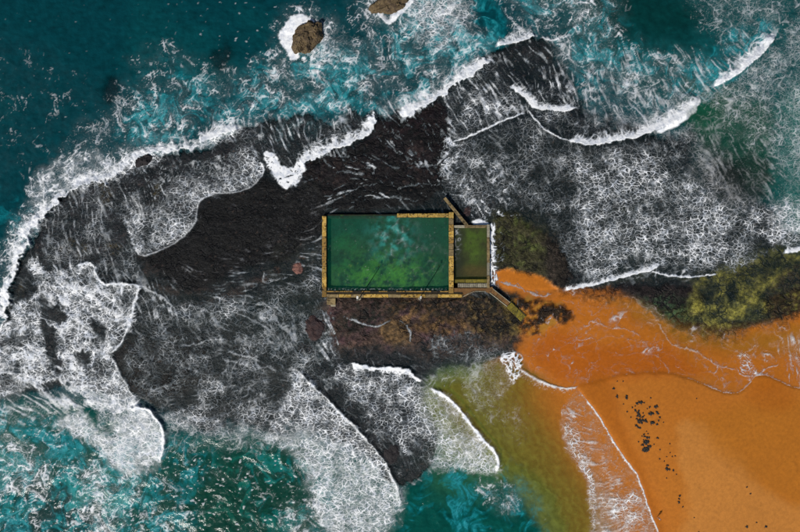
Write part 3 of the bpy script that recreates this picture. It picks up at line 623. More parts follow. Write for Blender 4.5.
spread(area([(560, 410), (570, 412), (584, 446), (594, 478), (597, 520), (590, 540), (586, 480), (568, 450)], 3, 4, 3), .75, 'lace', 1.8, .95)
for pts, w_, al in (([(500, 282), (516, 287), (528, 293), (540, 296), (552, 294)], 1.2, .7), ([(588, 320), (600, 324), (612, 328), (626, 330), (640, 336)], .8, .7), ([(570, 350), (590, 344), (606, 336), (630, 340), (650, 344), (664, 338)], .7, .35), ([(655, 322), (664, 336), (672, 346), (690, 350), (704, 358), (716, 366), (736, 370)], 1.2, .7),
                    ([(640, 352), (656, 356), (664, 366), (668, 374)], .8, .5), ([(680, 376), (700, 383), (720, 391), (736, 391), (746, 384), (752, 376), (762, 375), (776, 380), (790, 386), (810, 388), (860, 390)], 1.0, .7), ([(734, 366), (740, 374), (752, 376), (762, 370), (776, 364)], 1.2, .85),
                    ([(560, 300), (584, 306), (610, 308), (634, 312), (650, 318)], .6, .35), ([(530, 356), (550, 352), (574, 340), (590, 330)], .6, .3), ([(610, 356), (640, 352), (662, 352), (680, 362)], .6, .35)):
    front(pts, w_ * .8, 5, 1, .35, 'lace', alpha=al * .75, lift=.03, warp=1.8, fine=2, patchy=1.1)
spread(area([(736, 352), (746, 352), (752, 368), (760, 374), (744, 374), (738, 366)], 2, 3, 3), .7, 'lace', 1.8, .95)
spread(area([(776, 352), (800, 330), (860, 330), (860, 388), (800, 386), (786, 376)], 6, 6, 4), .66, 'streak', 1.2, .75)
vein = thread((PX + WX * 26 + wx * 2) / 26, (PY + WY * 26 + wy * 2) / 15, 251, 20) * .5 + thread((PX + WX * 20 + wx * 2) / 17, (PY + WY * 24 + wy * 2) / 11, 253, 18) * .34
FOAM = np.maximum(FOAM, vein * EASTSW * (.4 + .8 * sst(-.2, .4, big)))
put(TINT, area([(600, 296), (650, 304), (700, 336), (760, 330), (860, 320), (860, 352), (760, 356), (690, 352), (640, 326)], 10, 8, 3) * .85, '917a28')
DEPTH += .25 * area([(610, 296), (650, 304), (700, 336), (760, 330), (860, 320), (860, 346), (760, 350), (690, 346), (640, 320)], 10, 8, 3)
spread(area([(655, 330), (860, 330), (860, 386), (760, 374), (700, 364)], 8, 5), .10, 'lacec', 2.4, .5)
# surge around the sea stacks, the outer wall of the children's pool and the breakwater
FOAM = np.maximum(FOAM, area([(279, 37), (286, 22), (298, 13), (308, 16), (314, 22), (306, 36), (300, 50), (296, 60), (288, 54), (284, 44)], 1.2, 3, 4))
spread(blob(308, 36, 30, 27, 0, 8), .62, 'swirl', 1.8, .85)
spread(blob(330, 44, 24, 20, 0, 8), .5, 'lace', 1.8, .7)
spread(blob(396, 8, 40, 26, 0, 8), .5, 'swirl', 1.8, .8)
front([(376, 10), (380, 18), (388, 24), (396, 18), (406, 10), (416, 0)], 4, 10, 1, .6, 'lace', lift=.3, alpha=.95)
spread(area([(418, -20), (440, 0), (446, 30), (430, 40), (416, 20)], 6, 6), .8, 'lace', 1.2, .95)
FOAM = np.maximum(FOAM, area([(489, 227), (494, 226), (496, 245), (495, 262), (498, 280), (490, 286), (488, 280)], 1.2, 1.5, 3) * sst(.1, .5, LACE))
FOAM = np.maximum(FOAM, area([(472, 221), (480, 219), (488, 222), (488, 225), (474, 225)], 1.0, 1, 1.5))
spread(area([(488, 224), (502, 226), (504, 262), (500, 290), (490, 290)], 3, 4, 3), .5, 'lace', 1.8, .85)
spread(area([(500, 286), (515, 292), (522, 312), (510, 308)], 3, 4, 3), .4, 'lace', 1.8, .6)
# spume flecks on the chop, doubling as painted sun glints, thickest in the south-west
cap = uniform(perlin(PX / 4.2 + PY / 9, PY / 2.4 - PX / 8, 241) + .6 * perlin(PX / 9, PY / 6, 243) + 0)
glint_capd = .0006 + .002 * blob(60, 120, 90, 60, -20, 20) + .022 * area([(-60, 480), (60, 470), (180, 460), (330, 450), (340, 580), (-60, 580)], 20, 10) + .01 * blob(300, 30, 120, 40)
FOAM = np.maximum(FOAM, sst(1 - glint_capd - .006, 1 - glint_capd + .012, cap) * .6 * (1 - REEF) * (1 - SAND))
# thin threads left standing all over the wet reef
DULL = REEF * (1 - ms) * (1 - BASIN) * (1 - .9 * LIGHTER)
spread(DULL * (1 - .6 * BARE), .46, 'streak', 1.6, .46, .10)
spread(DULL, .34, 'lacec', 1.6, .38, .08)
spread((1 - BASIN) * area([(140, 270), (322, 236), (330, 300), (320, 350), (280, 390), (190, 400), (140, 320)], 10, 8), .5, 'streak', 1.5, .30, .06, .6)
spread((1 - BASIN) * area([(136, 290), (200, 296), (300, 276), (322, 250), (330, 340), (300, 400), (250, 436), (180, 428), (150, 404), (116, 360), (138, 326)], 10, 10), .62, 'lacec', 1.9, .72, .05, .8)
# nothing foams on dry ground
_k = 1 - .97 * sst(.5, .9, DRYALL); FOAM *= _k; COV *= _k
_k = 1 - .75 * area([(330, 299), (440, 299), (500, 300), (512, 326), (440, 326), (336, 314)], 4, 4, 3); FOAM *= _k; COV *= _k
COV *= 1 - .97 * BASIN
COV = np.maximum(COV, .16 * REEF * (1 - ms) * (1 - .6 * BARE))
FOAM = np.clip(FOAM, 0, 1)

# ---------------------------------------------------------------- levels (m): ground, sea surface
def blur(f, r, k=8):
    c = f[::k, ::k].astype(np.float64)
    n = max(1, int(round(r / (k * STEP))))
    for _ in range(3):
        for ax in (0, 1):
            p = np.pad(c, [(n, n) if a == ax else (0, 0) for a in (0, 1)], 'edge')
            cs = np.cumsum(p, ax); cs = np.insert(cs, 0, 0, ax)
            c = (np.take(cs, np.arange(2 * n + 1, cs.shape[ax]), ax) - np.take(cs, np.arange(0, cs.shape[ax] - 2 * n - 1), ax)) / (2 * n + 1)
    c = np.pad(c, ((0, 2), (0, 2)), 'edge')
    return upsample(c, k)
DEPTH = np.where((DEPTH < .03) & (FOAM > .25) & (DRYALL < .5), .03, DEPTH)
LEVEL = .45 * blur(REEF, 9) + .25 * blur(SAND, 14) + .12 * blur(EASTSW, 14) + 1.5 * blur(DRYALL, 34)
terr = np.floor((rk + .25 * WX) * 7) / 7 + sst(.72, 1., ((rk + .25 * WX) * 7) % 1) / 7
RELIEF = REEF * (1 - ms) * (.55 * terr + .07 * rkf + .05 * (strata - .5) - .20 * sst(.84, .98, crack)) + ms * (.02 * sandn + .006 * rkf)
RELIEF += .12 * BARE * (1 - ms)
OPEN = (1 - REEF) * (1 - SAND)
sdir = (PX * .55 + PY * .83 + WX * 30)
SWELL = OPEN * (.16 * fbm(PX / 26, PY / 26, 3, 401) + .10 * np.sin(sdir / 9 + WY * 3) + .05 * fbm(PX / 7, PY / 5, 3, 411)) + (1 - OPEN) * .03 * fbm(PX / 6, PY / 6, 3, 421)
ZT = LEVEL - DEPTH + RELIEF
ZS = np.where(DEPTH > .015, np.maximum(LEVEL + SWELL, ZT + np.clip(DEPTH, 0, .05)) + RIDGE * .8 + .05 * FOAM, ZT + np.minimum(DEPTH, -.02))
POOLS = ((PX > 324) & (PX < 452) & (PY > 215.5) & (PY < 295)) | ((PX > 450) & (PX < 488) & (PY > 226) & (PY < 289))
ZT = np.where(POOLS, np.minimum(ZT, -1.2), ZT)
OPAC = (1 - np.exp(-np.maximum(DEPTH, 0) * 1.15)) * sst(0, .04, DEPTH)

def W(x, y, z=0.0):
    """survey point to world metres"""
    return Vector(((x - 400) * MPU, (266 - y) * MPU, z))

def pad_axis(g):
    s = STEP
    return np.concatenate([[g[0] - 6000, g[0] - 1500, g[0] - 300, g[0] - 60], g, [g[-1] + 60, g[-1] + 300, g[-1] + 1500, g[-1] + 6000]]).astype(F4)

def sheet(parts, Z, gx, gy, attrs, keep, mat):
    """a height sheet cut into several named pieces that share their edges; parts: [(name, cell mask)]"""
    h, w = Z.shape
    X, Y = np.meshgrid((gx - 400) * MPU, (266 - gy) * MPU)
    co = np.stack([X, Y, Z], -1).reshape(-1, 3).astype(F4)
    dzx = np.gradient(Z, axis=1) / np.gradient(X, axis=1); dzy = np.gradient(Z, axis=0) / np.gradient(Y, axis=0)
    nrm = np.stack([-dzx, -dzy, np.ones_like(Z)], -1); nrm /= np.linalg.norm(nrm, axis=-1, keepdims=True)
    nrm = nrm.reshape(-1, 3)
    idx = np.arange(h * w).reshape(h, w)
    quads = np.stack([idx[1:, :-1], idx[1:, 1:], idx[:-1, 1:], idx[:-1, :-1]], -1)
    out = []
    for name, cm in parts:
        q = quads[cm & keep]
        if len(q) == 0: continue
        used = np.zeros(h * w, bool); used[q.ravel()] = True
        remap = np.cumsum(used) - 1
        q = remap[q]
        me = bpy.data.meshes.new(name)
        me.vertices.add(int(used.sum())); me.vertices.foreach_set('co', co[used].ravel())
        me.loops.add(q.size); me.loops.foreach_set('vertex_index', q.ravel().astype(np.int32))
        me.polygons.add(len(q)); me.polygons.foreach_set('loop_start', np.arange(0, q.size, 4, dtype=np.int32))
        me.polygons.foreach_set('use_smooth', np.ones(len(q), bool))
        me.update()
        me.normals_split_custom_set_from_vertices(nrm[used].tolist())
        for an, arr in attrs.items():
            if arr.ndim == 3:
                a = me.attributes.new(an, 'FLOAT_COLOR', 'POINT')
                v = np.ones((int(used.sum()), 4), F4); v[:, :3] = arr.reshape(-1, 3)[used]
                a.data.foreach_set('color', v.ravel())
            else:
                a = me.attributes.new(an, 'FLOAT', 'POINT'); a.data.foreach_set('value', arr.ravel()[used].astype(F4))
        me.materials.append(mat)
        o = bpy.data.objects.new(name, me); C.objects.link(o); out.append(o)
    return out

# ---------------------------------------------------------------- materials
class NT:
    def __init__(s, name):
        s.m = bpy.data.materials.new(name); s.m.use_nodes = True; s.t = s.m.node_tree; s.t.nodes.clear()
        s.out = s.t.nodes.new('ShaderNodeOutputMaterial')
    def n(s, kind, **kw):
        nd = s.t.nodes.new('ShaderNode' + kind)
        for k, v in kw.items():
            if k.startswith('i_'):
                key = k[2:]; key = int(key) if key.isdigit() else key
                s.set(nd.inputs[key], v)
            else: setattr(nd, k, v)
        return nd
    def set(s, sock, v):
        if isinstance(v, bpy.types.NodeSocket): s.t.links.new(v, sock)
        else: sock.default_value = v
    def math(s, op, a, b=0.0, clamp=False):
        nd = s.t.nodes.new('ShaderNodeMath'); nd.operation = op; nd.use_clamp = clamp
        s.set(nd.inputs[0], a); s.set(nd.inputs[1], b); return nd.outputs[0]
    def mix(s, f, a, b, blend='MIX'):
        nd = s.t.nodes.new('ShaderNodeMix'); nd.data_type = 'RGBA'; nd.blend_type = blend
        s.set(nd.inputs[0], f); s.set(nd.inputs[6], a); s.set(nd.inputs[7], b); return nd.outputs[2]
    def ramp(s, v, a, b, c=0.0, d=1.0):
        nd = s.t.nodes.new('ShaderNodeMapRange'); nd.interpolation_type = 'SMOOTHSTEP'
        for k, x in enumerate((v, a, b, c, d)): s.set(nd.inputs[k], x)
        return nd.outputs[0]
    def noise(s, scale, detail=3, rough=.55, vec=None, dist=0.0):
        nd = s.t.nodes.new('ShaderNodeTexNoise'); nd.inputs['Scale'].default_value = scale; nd.inputs['Detail'].default_value = detail
        nd.inputs['Roughness'].default_value = rough; nd.inputs['Distortion'].default_value = dist
        s.set(nd.inputs['Vector'], vec if vec is not None else s.pos()); return nd.outputs['Fac']
    def pos(s):
        if not hasattr(s, '_p'): s._p = s.t.nodes.new('ShaderNodeNewGeometry').outputs['Position']
        return s._p
    def obj(s):
        if not hasattr(s, '_o'): s._o = s.t.nodes.new('ShaderNodeTexCoord').outputs['Object']
        return s._o
    def attr(s, name, fac=True):
        nd = s.t.nodes.new('ShaderNodeAttribute'); nd.attribute_name = name
        return nd.outputs['Fac' if fac else 'Color']
    def bump(s, h, strength, dist):
        nd = s.t.nodes.new('ShaderNodeBump'); nd.inputs['Strength'].default_value = strength; nd.inputs['Distance'].default_value = dist
        s.set(nd.inputs['Height'], h); return nd.outputs[0]
    def surf(s, color, rough=.6, normal=None, alpha=None, spec=.5, metal=0.0):
        b = s.t.nodes.new('ShaderNodeBsdfPrincipled')
        s.set(b.inputs['Base Color'], color); s.set(b.inputs['Roughness'], rough); s.set(b.inputs['Specular IOR Level'], spec); s.set(b.inputs['Metallic'], metal)
        if normal is not None: s.set(b.inputs['Normal'], normal)
        if alpha is not None: s.set(b.inputs['Alpha'], alpha)
        s.t.links.new(b.outputs[0], s.out.inputs[0]); return s.m

def water_material(name, chop=.5, lace=False):
    t = NT(name)
    foam = t.attr('foam')
    fr = t.noise(3.4, 3, .7); fr2 = t.noise(1.1, 2, .6)
    gain = t.math('ADD', t.math('MULTIPLY', fr, 1.1), t.math('ADD', t.math('MULTIPLY', fr2, .5), .22))
    f = t.math('MULTIPLY', foam, gain)
    f = t.math('MINIMUM', t.math('MAXIMUM', f, t.math('SUBTRACT', t.math('MULTIPLY', foam, 2.6), 1.5)), 1.0)
    if lace:
        lo = t.noise(.11, 3, .6)
        cov = t.math('MINIMUM', t.math('MULTIPLY', t.attr('cov'), t.ramp(lo, .28, .70, .66, 1.2)), 1.0)
        def vadd(a, b, k, bias=-.5):
            m = t.n('VectorMath', operation='MULTIPLY_ADD'); t.set(m.inputs[0], b); m.inputs[1].default_value = (k, k, 0); m.inputs[2].default_value = (bias * k, bias * k, 0)
            q = t.n('VectorMath', operation='ADD'); t.set(q.inputs[0], a); t.set(q.inputs[1], m.outputs[0]); return q.outputs[0]
        def cn(scale, vec, det=2):
            nd = t.t.nodes.new('ShaderNodeTexNoise'); nd.inputs['Scale'].default_value = scale; nd.inputs['Detail'].default_value = det; t.set(nd.inputs['Vector'], vec); return nd.outputs['Color']
        p0 = vadd(t.pos(), cn(.16, t.pos(), 2), 4.2)
        p0 = vadd(p0, cn(.7, p0, 2), 1.1)
        def net(scale, vec, sq=1.0):
            mp = t.n('Mapping'); mp.inputs['Rotation'].default_value = (0, 0, R(56)); mp.inputs['Scale'].default_value = (scale * sq, scale / sq, 0); t.set(mp.inputs['Vector'], vec)
            v = t.t.nodes.new('ShaderNodeTexVoronoi'); v.feature = 'DISTANCE_TO_EDGE'; v.voronoi_dimensions = '2D'; v.inputs['Scale'].default_value = 1.0; t.set(v.inputs['Vector'], mp.outputs[0]); return v.outputs['Distance']
        th = t.math('ADD', .03, t.math('MULTIPLY', cov, .30))
        md = t.ramp(t.noise(.42, 3, .7), .30, .68, .30, 1.15)
        th = t.math('MULTIPLY', th, md)
        n1 = t.math('POWER', t.ramp(net(.92, p0, .78), 0.0, th, 1.0, 0.0), 1.3)
        n2 = t.math('POWER', t.ramp(net(2.1, p0, .8), 0.0, th, 1.0, 0.0), 1.3)
        nn = t.math('MAXIMUM', n1, t.math('MULTIPLY', n2, .75))
        fine = t.math('MULTIPLY', t.math('MULTIPLY', nn, t.ramp(cov, .04, .7, .0, 1.0)), t.math('ADD', .45, t.math('MULTIPLY', md, .55)))
        fine = t.math('MAXIMUM', fine, t.math('MULTIPLY', t.math('MULTIPLY', cov, cov), t.math('MULTIPLY', md, .20)))
        sp = t.math('MULTIPLY', t.ramp(t.noise(2.3, 2, .65), .56, .74), t.math('MULTIPLY', t.ramp(t.attr('cov'), .02, .22), .34))
        fine = t.math('MAXIMUM', fine, t.math('MULTIPLY', sp, md))
        f = t.math('MINIMUM', t.math('ADD', t.math('MAXIMUM', f, fine), t.math('MULTIPLY', t.math('MULTIPLY', f, fine), .4)), 1.0)
    tint = t.attr('tint', False)
    var = t.noise(.55, 4, .6)
    tint = t.mix(1.0, tint, t.math('ADD', t.math('MULTIPLY', var, .9), .55), 'MULTIPLY')
    white = t.mix(t.ramp(t.noise(.8, 4, .7), .32, .60), (.56, .60, .67, 1), (.90, .91, .92, 1))
    col = t.mix(f, tint, white)
    h = t.math('ADD', t.math('MULTIPLY', t.noise(.9, 4, .62, dist=.6), 1.0), t.math('MULTIPLY', t.noise(3.2, 3, .6), .30))
    h = t.math('ADD', h, t.math('MULTIPLY', foam, .35))
    nb = t.bump(h, chop, .5)
    rough = t.math('ADD', .13, t.math('MULTIPLY', f, .6))
    alpha = t.math('MAXIMUM', t.math('MAXIMUM', t.attr('opac'), f), .02)
    return t.surf(col, rough, nb, alpha, .11)

def ground_material():
    t = NT('ground')
    col = t.attr('gcol', False); rockm = t.attr('rock'); wet = t.attr('wet')
    n1 = t.noise(1.3, 5, .68); n2 = t.noise(5.0, 3, .6); n3 = t.noise(14.0, 2, .5)
    k = t.math('ADD', t.math('MULTIPLY', t.ramp(n1, .30, .70), 1.1), .35)
    k = t.math('MULTIPLY', k, t.math('ADD', t.math('MULTIPLY', n2, .9), .55))
    k = t.math('ADD', t.math('MULTIPLY', t.math('SUBTRACT', k, 1.0), t.math('ADD', t.math('MULTIPLY', rockm, .82), .18)), 1.0)
    col = t.mix(1.0, col, k, 'MULTIPLY')
    vv = t.t.nodes.new('ShaderNodeTexVoronoi'); vv.feature = 'DISTANCE_TO_EDGE'; vv.inputs['Scale'].default_value = .42
    wv = t.n('VectorMath', operation='ADD'); t.set(wv.inputs[0], t.pos())
    wc = t.t.nodes.new('ShaderNodeTexNoise'); wc.inputs['Scale'].default_value = .5; wc.inputs['Detail'].default_value = 4; t.set(wc.inputs['Vector'], t.pos())
    ws = t.n('VectorMath', operation='SCALE'); t.set(ws.inputs[0], wc.outputs['Color']); ws.inputs['Scale'].default_value = 3.2
    t.set(wv.inputs[1], ws.outputs[0]); t.set(vv.inputs['Vector'], wv.outputs[0])
    crk = t.math('MULTIPLY', t.ramp(vv.outputs['Distance'], .0, .11, 1.0, 0.0), t.math('MULTIPLY', rockm, t.ramp(t.noise(.13, 2), .42, .6)))
    col = t.mix(t.math('MULTIPLY', crk, .75), col, (.004, .004, .005, 1))
    h = t.math('ADD', t.math('MULTIPLY', crk, -.35), t.math('ADD', t.math('MULTIPLY', n1, t.math('ADD', t.math('MULTIPLY', rockm, .6), .04)), t.math('MULTIPLY', n2, t.math('ADD', t.math('MULTIPLY', rockm, .16), .02))))
    h = t.math('ADD', h, t.math('MULTIPLY', n3, .012))
    nb = t.bump(h, .9, .6)
    rough = t.math('SUBTRACT', .85, t.math('MULTIPLY', wet, .35))
    return t.surf(col, rough, nb, None, .18)

def plain(name, ca, cb, scale=2.0, rough=.8, cc=None, cscale=.8, lo=.55, hi=.7, bump=.3, spec=.3):
    """two-tone mottled surface with an optional third stain colour"""
    t = NT(name)
    r = t.t.nodes.new('ShaderNodeObjectInfo').outputs['Random']
    c = t.mix(t.ramp(t.noise(scale, 4, .65), .32, .68), lin(ca).tolist() + [1], lin(cb).tolist() + [1])
    if cc: c = t.mix(t.ramp(t.noise(cscale, 5, .7, dist=.4), lo, hi), c, lin(cc).tolist() + [1])
    c = t.mix(1.0, c, t.math('ADD', t.math('MULTIPLY', r, .55), .68), 'MULTIPLY')
    return t.surf(c, rough, t.bump(t.noise(scale * 4, 4, .65), bump, .08), None, spec)

M_WATER = water_material('sea_water', .22, True)
M_POOLWATER = water_material('pool_water', .14)
M_GROUND = ground_material()

# ---------------------------------------------------------------- the sheets: sea and ground
def pad(f, n=4, far=None):
    p = np.pad(f, [(n, n), (n, n)] + [(0, 0)] * (f.ndim - 2), 'edge')
    if far is not None:
        for sl in (slice(0, 3), slice(-3, None)): p[sl] = far; p[:, sl] = far
    return p
FS = blur(FOAM, 5, 4)
GXp, GYp = pad_axis(GX), pad_axis(GY)
ZSp, ZTp, POp = pad(ZS), pad(ZT), pad(POOLS)
def cells(f, fn):
    return fn(fn(f[1:, 1:], f[:-1, 1:]), fn(f[1:, :-1], f[:-1, :-1]))
for Zp, far in ((ZSp, 0.0), (ZTp, -3.0)):                       # beyond the surveyed ground: open sea, with the beach running on to the south-east
    m = np.ones(Zp.shape, bool); m[3:-3, 3:-3] = False
    Zp[m & ~(ZTp > .9)] = far
above = cells((ZSp > ZTp - .03) & ~POp, np.logical_or) & ~cells(POp, np.logical_and)
thick = cells(pad(FS), np.maximum) > .36
film = cells(pad(np.where(OPEN > .5, 0., 1.)), np.maximum) > .5
names = [('sea', ~thick & ~film), ('tidal_wash', ~thick & film), ('surf_foam', thick)]
for o in sheet(names, ZSp, GXp, GYp, dict(tint=pad(TINT, far=lin('04383f')), foam=pad(FOAM, far=0), opac=pad(OPAC, far=1), cov=pad(np.clip(COV, 0, 1), far=0)), above, M_WATER):
    o['kind'] = 'stuff' if o.name == 'surf_foam' else 'structure'
s2 = (slice(None, None, 2), slice(None, None, 2))
gx2, gy2 = pad_axis(GX[::2]), pad_axis(GY[::2])
ZT2 = pad(ZT[s2]); m2 = np.ones(ZT2.shape, bool); m2[3:-3, 3:-3] = False; ZT2[m2 & ~(ZT2 > .9)] = -3.0; GC2 = pad(np.clip(GC, 0.004, .9)[s2]); ms2 = pad(ms[s2])
rock2 = pad(np.clip(1 - ms, 0, 1)[s2]); wet2 = pad(np.clip(1 - .8 * DRY, 0, 1)[s2])
sand_c = cells(ms2, np.maximum) > .5
reef_c = (cells(pad((REEF + SEREEF)[s2]), np.maximum) > .5) & ~sand_c
for o in sheet([('beach_sand', sand_c), ('rock_platform', reef_c), ('seabed', ~sand_c & ~reef_c)], ZT2, gx2, gy2, dict(gcol=GC2, rock=rock2, wet=wet2), np.ones((ZT2.shape[0] - 1, ZT2.shape[1] - 1), bool), M_GROUND):
    o['kind'] = 'structure'

def ground(x, y):
    i = int(round((y - GY[0]) / STEP)); j = int(round((x - GX[0]) / STEP))
    return float(ZT[min(max(i, 0), SHAPE[0] - 1), min(max(j, 0), SHAPE[1] - 1)])
def surface(x, y):
    i = int(round((y - GY[0]) / STEP)); j = int(round((x - GX[0]) / STEP))
    return float(max(ZT[i, j], ZS[i, j]))

# ---------------------------------------------------------------- object helpers
def obj(name, bm, mat, parent=None, smooth=False, kind=None):
    me = bpy.data.meshes.new(name); bm.to_mesh(me); bm.free(); me.materials.append(mat)
    if smooth:
        for p in me.polygons: p.use_smooth = True
    o = bpy.data.objects.new(name, me); C.objects.link(o)
    if parent is not None: o.parent = parent
    if kind: o['kind'] = kind
    return o
def thing(name, label, cat, loc=(0, 0, 0), group=None):
    o = bpy.data.objects.new(name, None); C.objects.link(o); o.location = loc
    return tag(o, label, cat, group)
def tag(o, label, cat, group=None):
    o['label'] = label; o['category'] = cat
    if group: o['group'] = group
    return o
rnd = random.Random(11)
def block(bm, a, b, width, z0, z1, off=0.0, jit=.0, bevel=.03):
    """prism along the line a-b (world xy), of a width, between two levels"""
    a, b = Vector(a[:2]), Vector(b[:2]); d = (b - a).normalized(); n = Vector((-d.y, d.x))
    v = []
    for z in (z0, z1):
        for p, s in ((a, -1), (b, -1), (b, 1), (a, 1)):
            q = p + n * (s * width / 2 + off)
            v.append(bm.verts.new((q.x + rnd.uniform(-jit, jit), q.y + rnd.uniform(-jit, jit), z + (rnd.uniform(-jit, jit) if z == z1 else 0))))
    fs = [(3, 2, 1, 0), (4, 5, 6, 7), (0, 1, 5, 4), (1, 2, 6, 5), (2, 3, 7, 6), (3, 0, 4, 7)]
    faces = [bm.faces.new([v[i] for i in f]) for f in fs]
    if bevel: bmesh.ops.bevel(bm, geom=list({e for e in faces[1].edges}), offset=bevel, segments=1, affect='EDGES')
def slab_run(parent, a, b, width, z0, z1, mat, length, name='coping_slab', gap=.05, jit=.03, off=0.0):
    """a row of slabs with open joints along a line, each an object of its own"""
    a, b = Vector(a[:2]), Vector(b[:2]); L = (b - a).length; n = max(1, round(L / length)); d = (b - a) / n; u = d.normalized() * gap / 2
    for i in range(n):
        bm = bmesh.new(); block(bm, a + d * i + u, a + d * (i + 1) - u, width * rnd.uniform(.97, 1.03), z0, z1 + rnd.uniform(-.02, .02), off, jit)
        obj(name, bm, mat if not isinstance(mat, (list, tuple)) else rnd.choice(mat), parent)
def wall_core(name, parent, a, b, width, z0, z1, mat, off=0.0):
    bm = bmesh.new(); block(bm, a, b, width, z0, z1, off, 0, .02); return obj(name, bm, mat, parent)

M_OCHRE = plain('ochre_concrete', 'a9822f', 'c2a45e', 2.2, .85, '3e2c14', 1.7, .49, .62)
M_OCHRE2 = plain('rusty_concrete', '8f6c30', 'a98a4c', 2.2, .85, '2e2214', 2.2, .46, .62)
M_CONC = plain('weathered_concrete', '8c7a55', '6a5a3e', 1.4, .85, '40351f', .7, .5, .68)
M_PALE = plain('pale_concrete', 'a09a86', '7f7866', 2.5, .8, '575040', 1.2, .58, .7)
M_DARKWALL = plain('wet_concrete', '3c3424', '2a2418', 1.4, .7, '16140e', .8, .5, .65)
M_SILL = plain('weedy_sill', '1c2a18', '14180f', 1.4, .7, '2c4a1c', .8, .55, .65)
M_ALGAE = plain('algae_concrete', '7c6e22', '5c5420', 1.8, .8, '3c3a16', .8, .52, .66)
M_BROWN = plain('brown_concrete', '7a5a34', '644628', 2.0, .85, '4a3420', .9, .55, .68)
M_STEEL = plain('galvanised_steel', 'b8b8b4', '9c9c98', 6, .45, bump=.05)
M_WHITE = plain('white_enamel', 'e2e0d8', 'cfccc2', 5, .5, bump=.05)
t = NT('lamp_lens'); M_LENS = t.surf((.55, .57, .6, 1), .1, None, None, .6)

# ---------------------------------------------------------------- the tidal swimming pool
pool = thing('swimming_pool', 'large rectangular green tidal pool with ochre stained concrete walls', 'pool', W(388, 256, 0))
pool_inv = Vector(pool.location)
def PW(x, y, z=0):                      # relative to the pool's empty
    return W(x, y, z) - pool_inv
Z_COPE, Z_PW = 1.45, .98
wl = wall_core('wall', pool, PW(325, 216.5), PW(325, 297), .95, -1.4, 1.30, M_DARKWALL)
slab_run(wl, PW(325, 216.5), PW(325, 296.8), 1.04, 1.302, Z_COPE, [M_OCHRE, M_OCHRE, M_OCHRE2], 2.5)
wr = wall_core('wall', pool, PW(450.7, 212.6), PW(450.7, 293), 1.05, -1.4, 1.30, M_DARKWALL)
slab_run(wr, PW(450.7, 212.6), PW(450.7, 293), 1.18, 1.302, Z_COPE, [M_OCHRE, M_OCHRE, M_OCHRE2, M_CONC], 1.6)
wt = wall_core('wall', pool, PW(397, 215.9), PW(448.4, 215.9), .85, -1.4, 1.30, M_DARKWALL)
slab_run(wt, PW(397, 215.9), PW(448.2, 215.9), .95, 1.302, Z_COPE, [M_OCHRE, M_OCHRE2, M_OCHRE], 2.5)
wt2 = wall_core('wall', pool, PW(327, 216.6), PW(396.9, 216.6), .9, -1.4, .93, M_DARKWALL)        # low sill that the sea flows over
slab_run(wt2, PW(327, 216.6), PW(396.9, 216.6), .8, .932, .962, M_SILL, 3.5, 'sill_slab')
wb = wall_core('wall', pool, PW(327.2, 294.6), PW(462, 294.6), 1.25, -1.4, 1.28, M_DARKWALL)
slab_run(wb, PW(327.2, 295.5), PW(462, 295.5), .82, 1.282, Z_COPE + .03, [M_OCHRE, M_CONC, M_OCHRE], 3.0)
slab_run(wb, PW(327.2, 291.9), PW(448.2, 291.9), .62, 1.0, 1.20, [M_OCHRE2, M_OCHRE2, M_DARKWALL], 2.1, 'ledge_slab')
bm = bmesh.new(); block(bm, PW(327.5, 301), PW(336, 301), 1.7, -.3, .95, 0, .06, .08); obj('buttress', bm, M_CONC, pool)
bm = bmesh.new(); block(bm, PW(331, 304.4), PW(336, 304.4), 1.0, -.3, .70, 0, .06, .08); obj('step', bm, M_PALE, pool)

def grid_mesh(name, x0, x1, y0, y1, st, fz, attrs, mat, parent, org):
    gx = np.arange(x0, x1 + 1e-3, st); gy = np.arange(y0, y1 + 1e-3, st)
    X, Y = np.meshgrid(gx, gy); Z = fz(X, Y) + 0 * X
    co = np.stack([(X - 400) * MPU - org.x, (266 - Y) * MPU - org.y, Z - org.z], -1).reshape(-1, 3)
    h, w = X.shape; idx = np.arange(h * w).reshape(h, w)
    q = np.stack([idx[1:, :-1], idx[1:, 1:], idx[:-1, 1:], idx[:-1, :-1]], -1).reshape(-1, 4)
    me = bpy.data.meshes.new(name); me.from_pydata(co.tolist(), [], q.tolist())
    for p in me.polygons: p.use_smooth = True
    for an, fn in attrs.items():
        v = fn(X, Y)
        if v.ndim == 3:
            a = me.attributes.new(an, 'FLOAT_COLOR', 'POINT'); c = np.ones((h * w, 4), F4); c[:, :3] = v.reshape(-1, 3); a.data.foreach_set('color', c.ravel())
        else:
            a = me.attributes.new(an, 'FLOAT', 'POINT'); a.data.foreach_set('value', v.ravel().astype(F4))
    me.materials.append(mat)
    o = bpy.data.objects.new(name, me); C.objects.link(o)
    if parent is not None: o.parent = parent
    return o
def bl(X, Y, cx, cy, rx, ry):
    return sst(1.5, .3, np.hypot((X + 5 * fbm(X / 15, Y / 15, 3, 501) - cx) / rx, (Y + 5 * fbm(X / 15, Y / 15, 3, 511) - cy) / ry))
def mixc(img, m, col):
    return img + (lin(col) - img) * m[..., None]
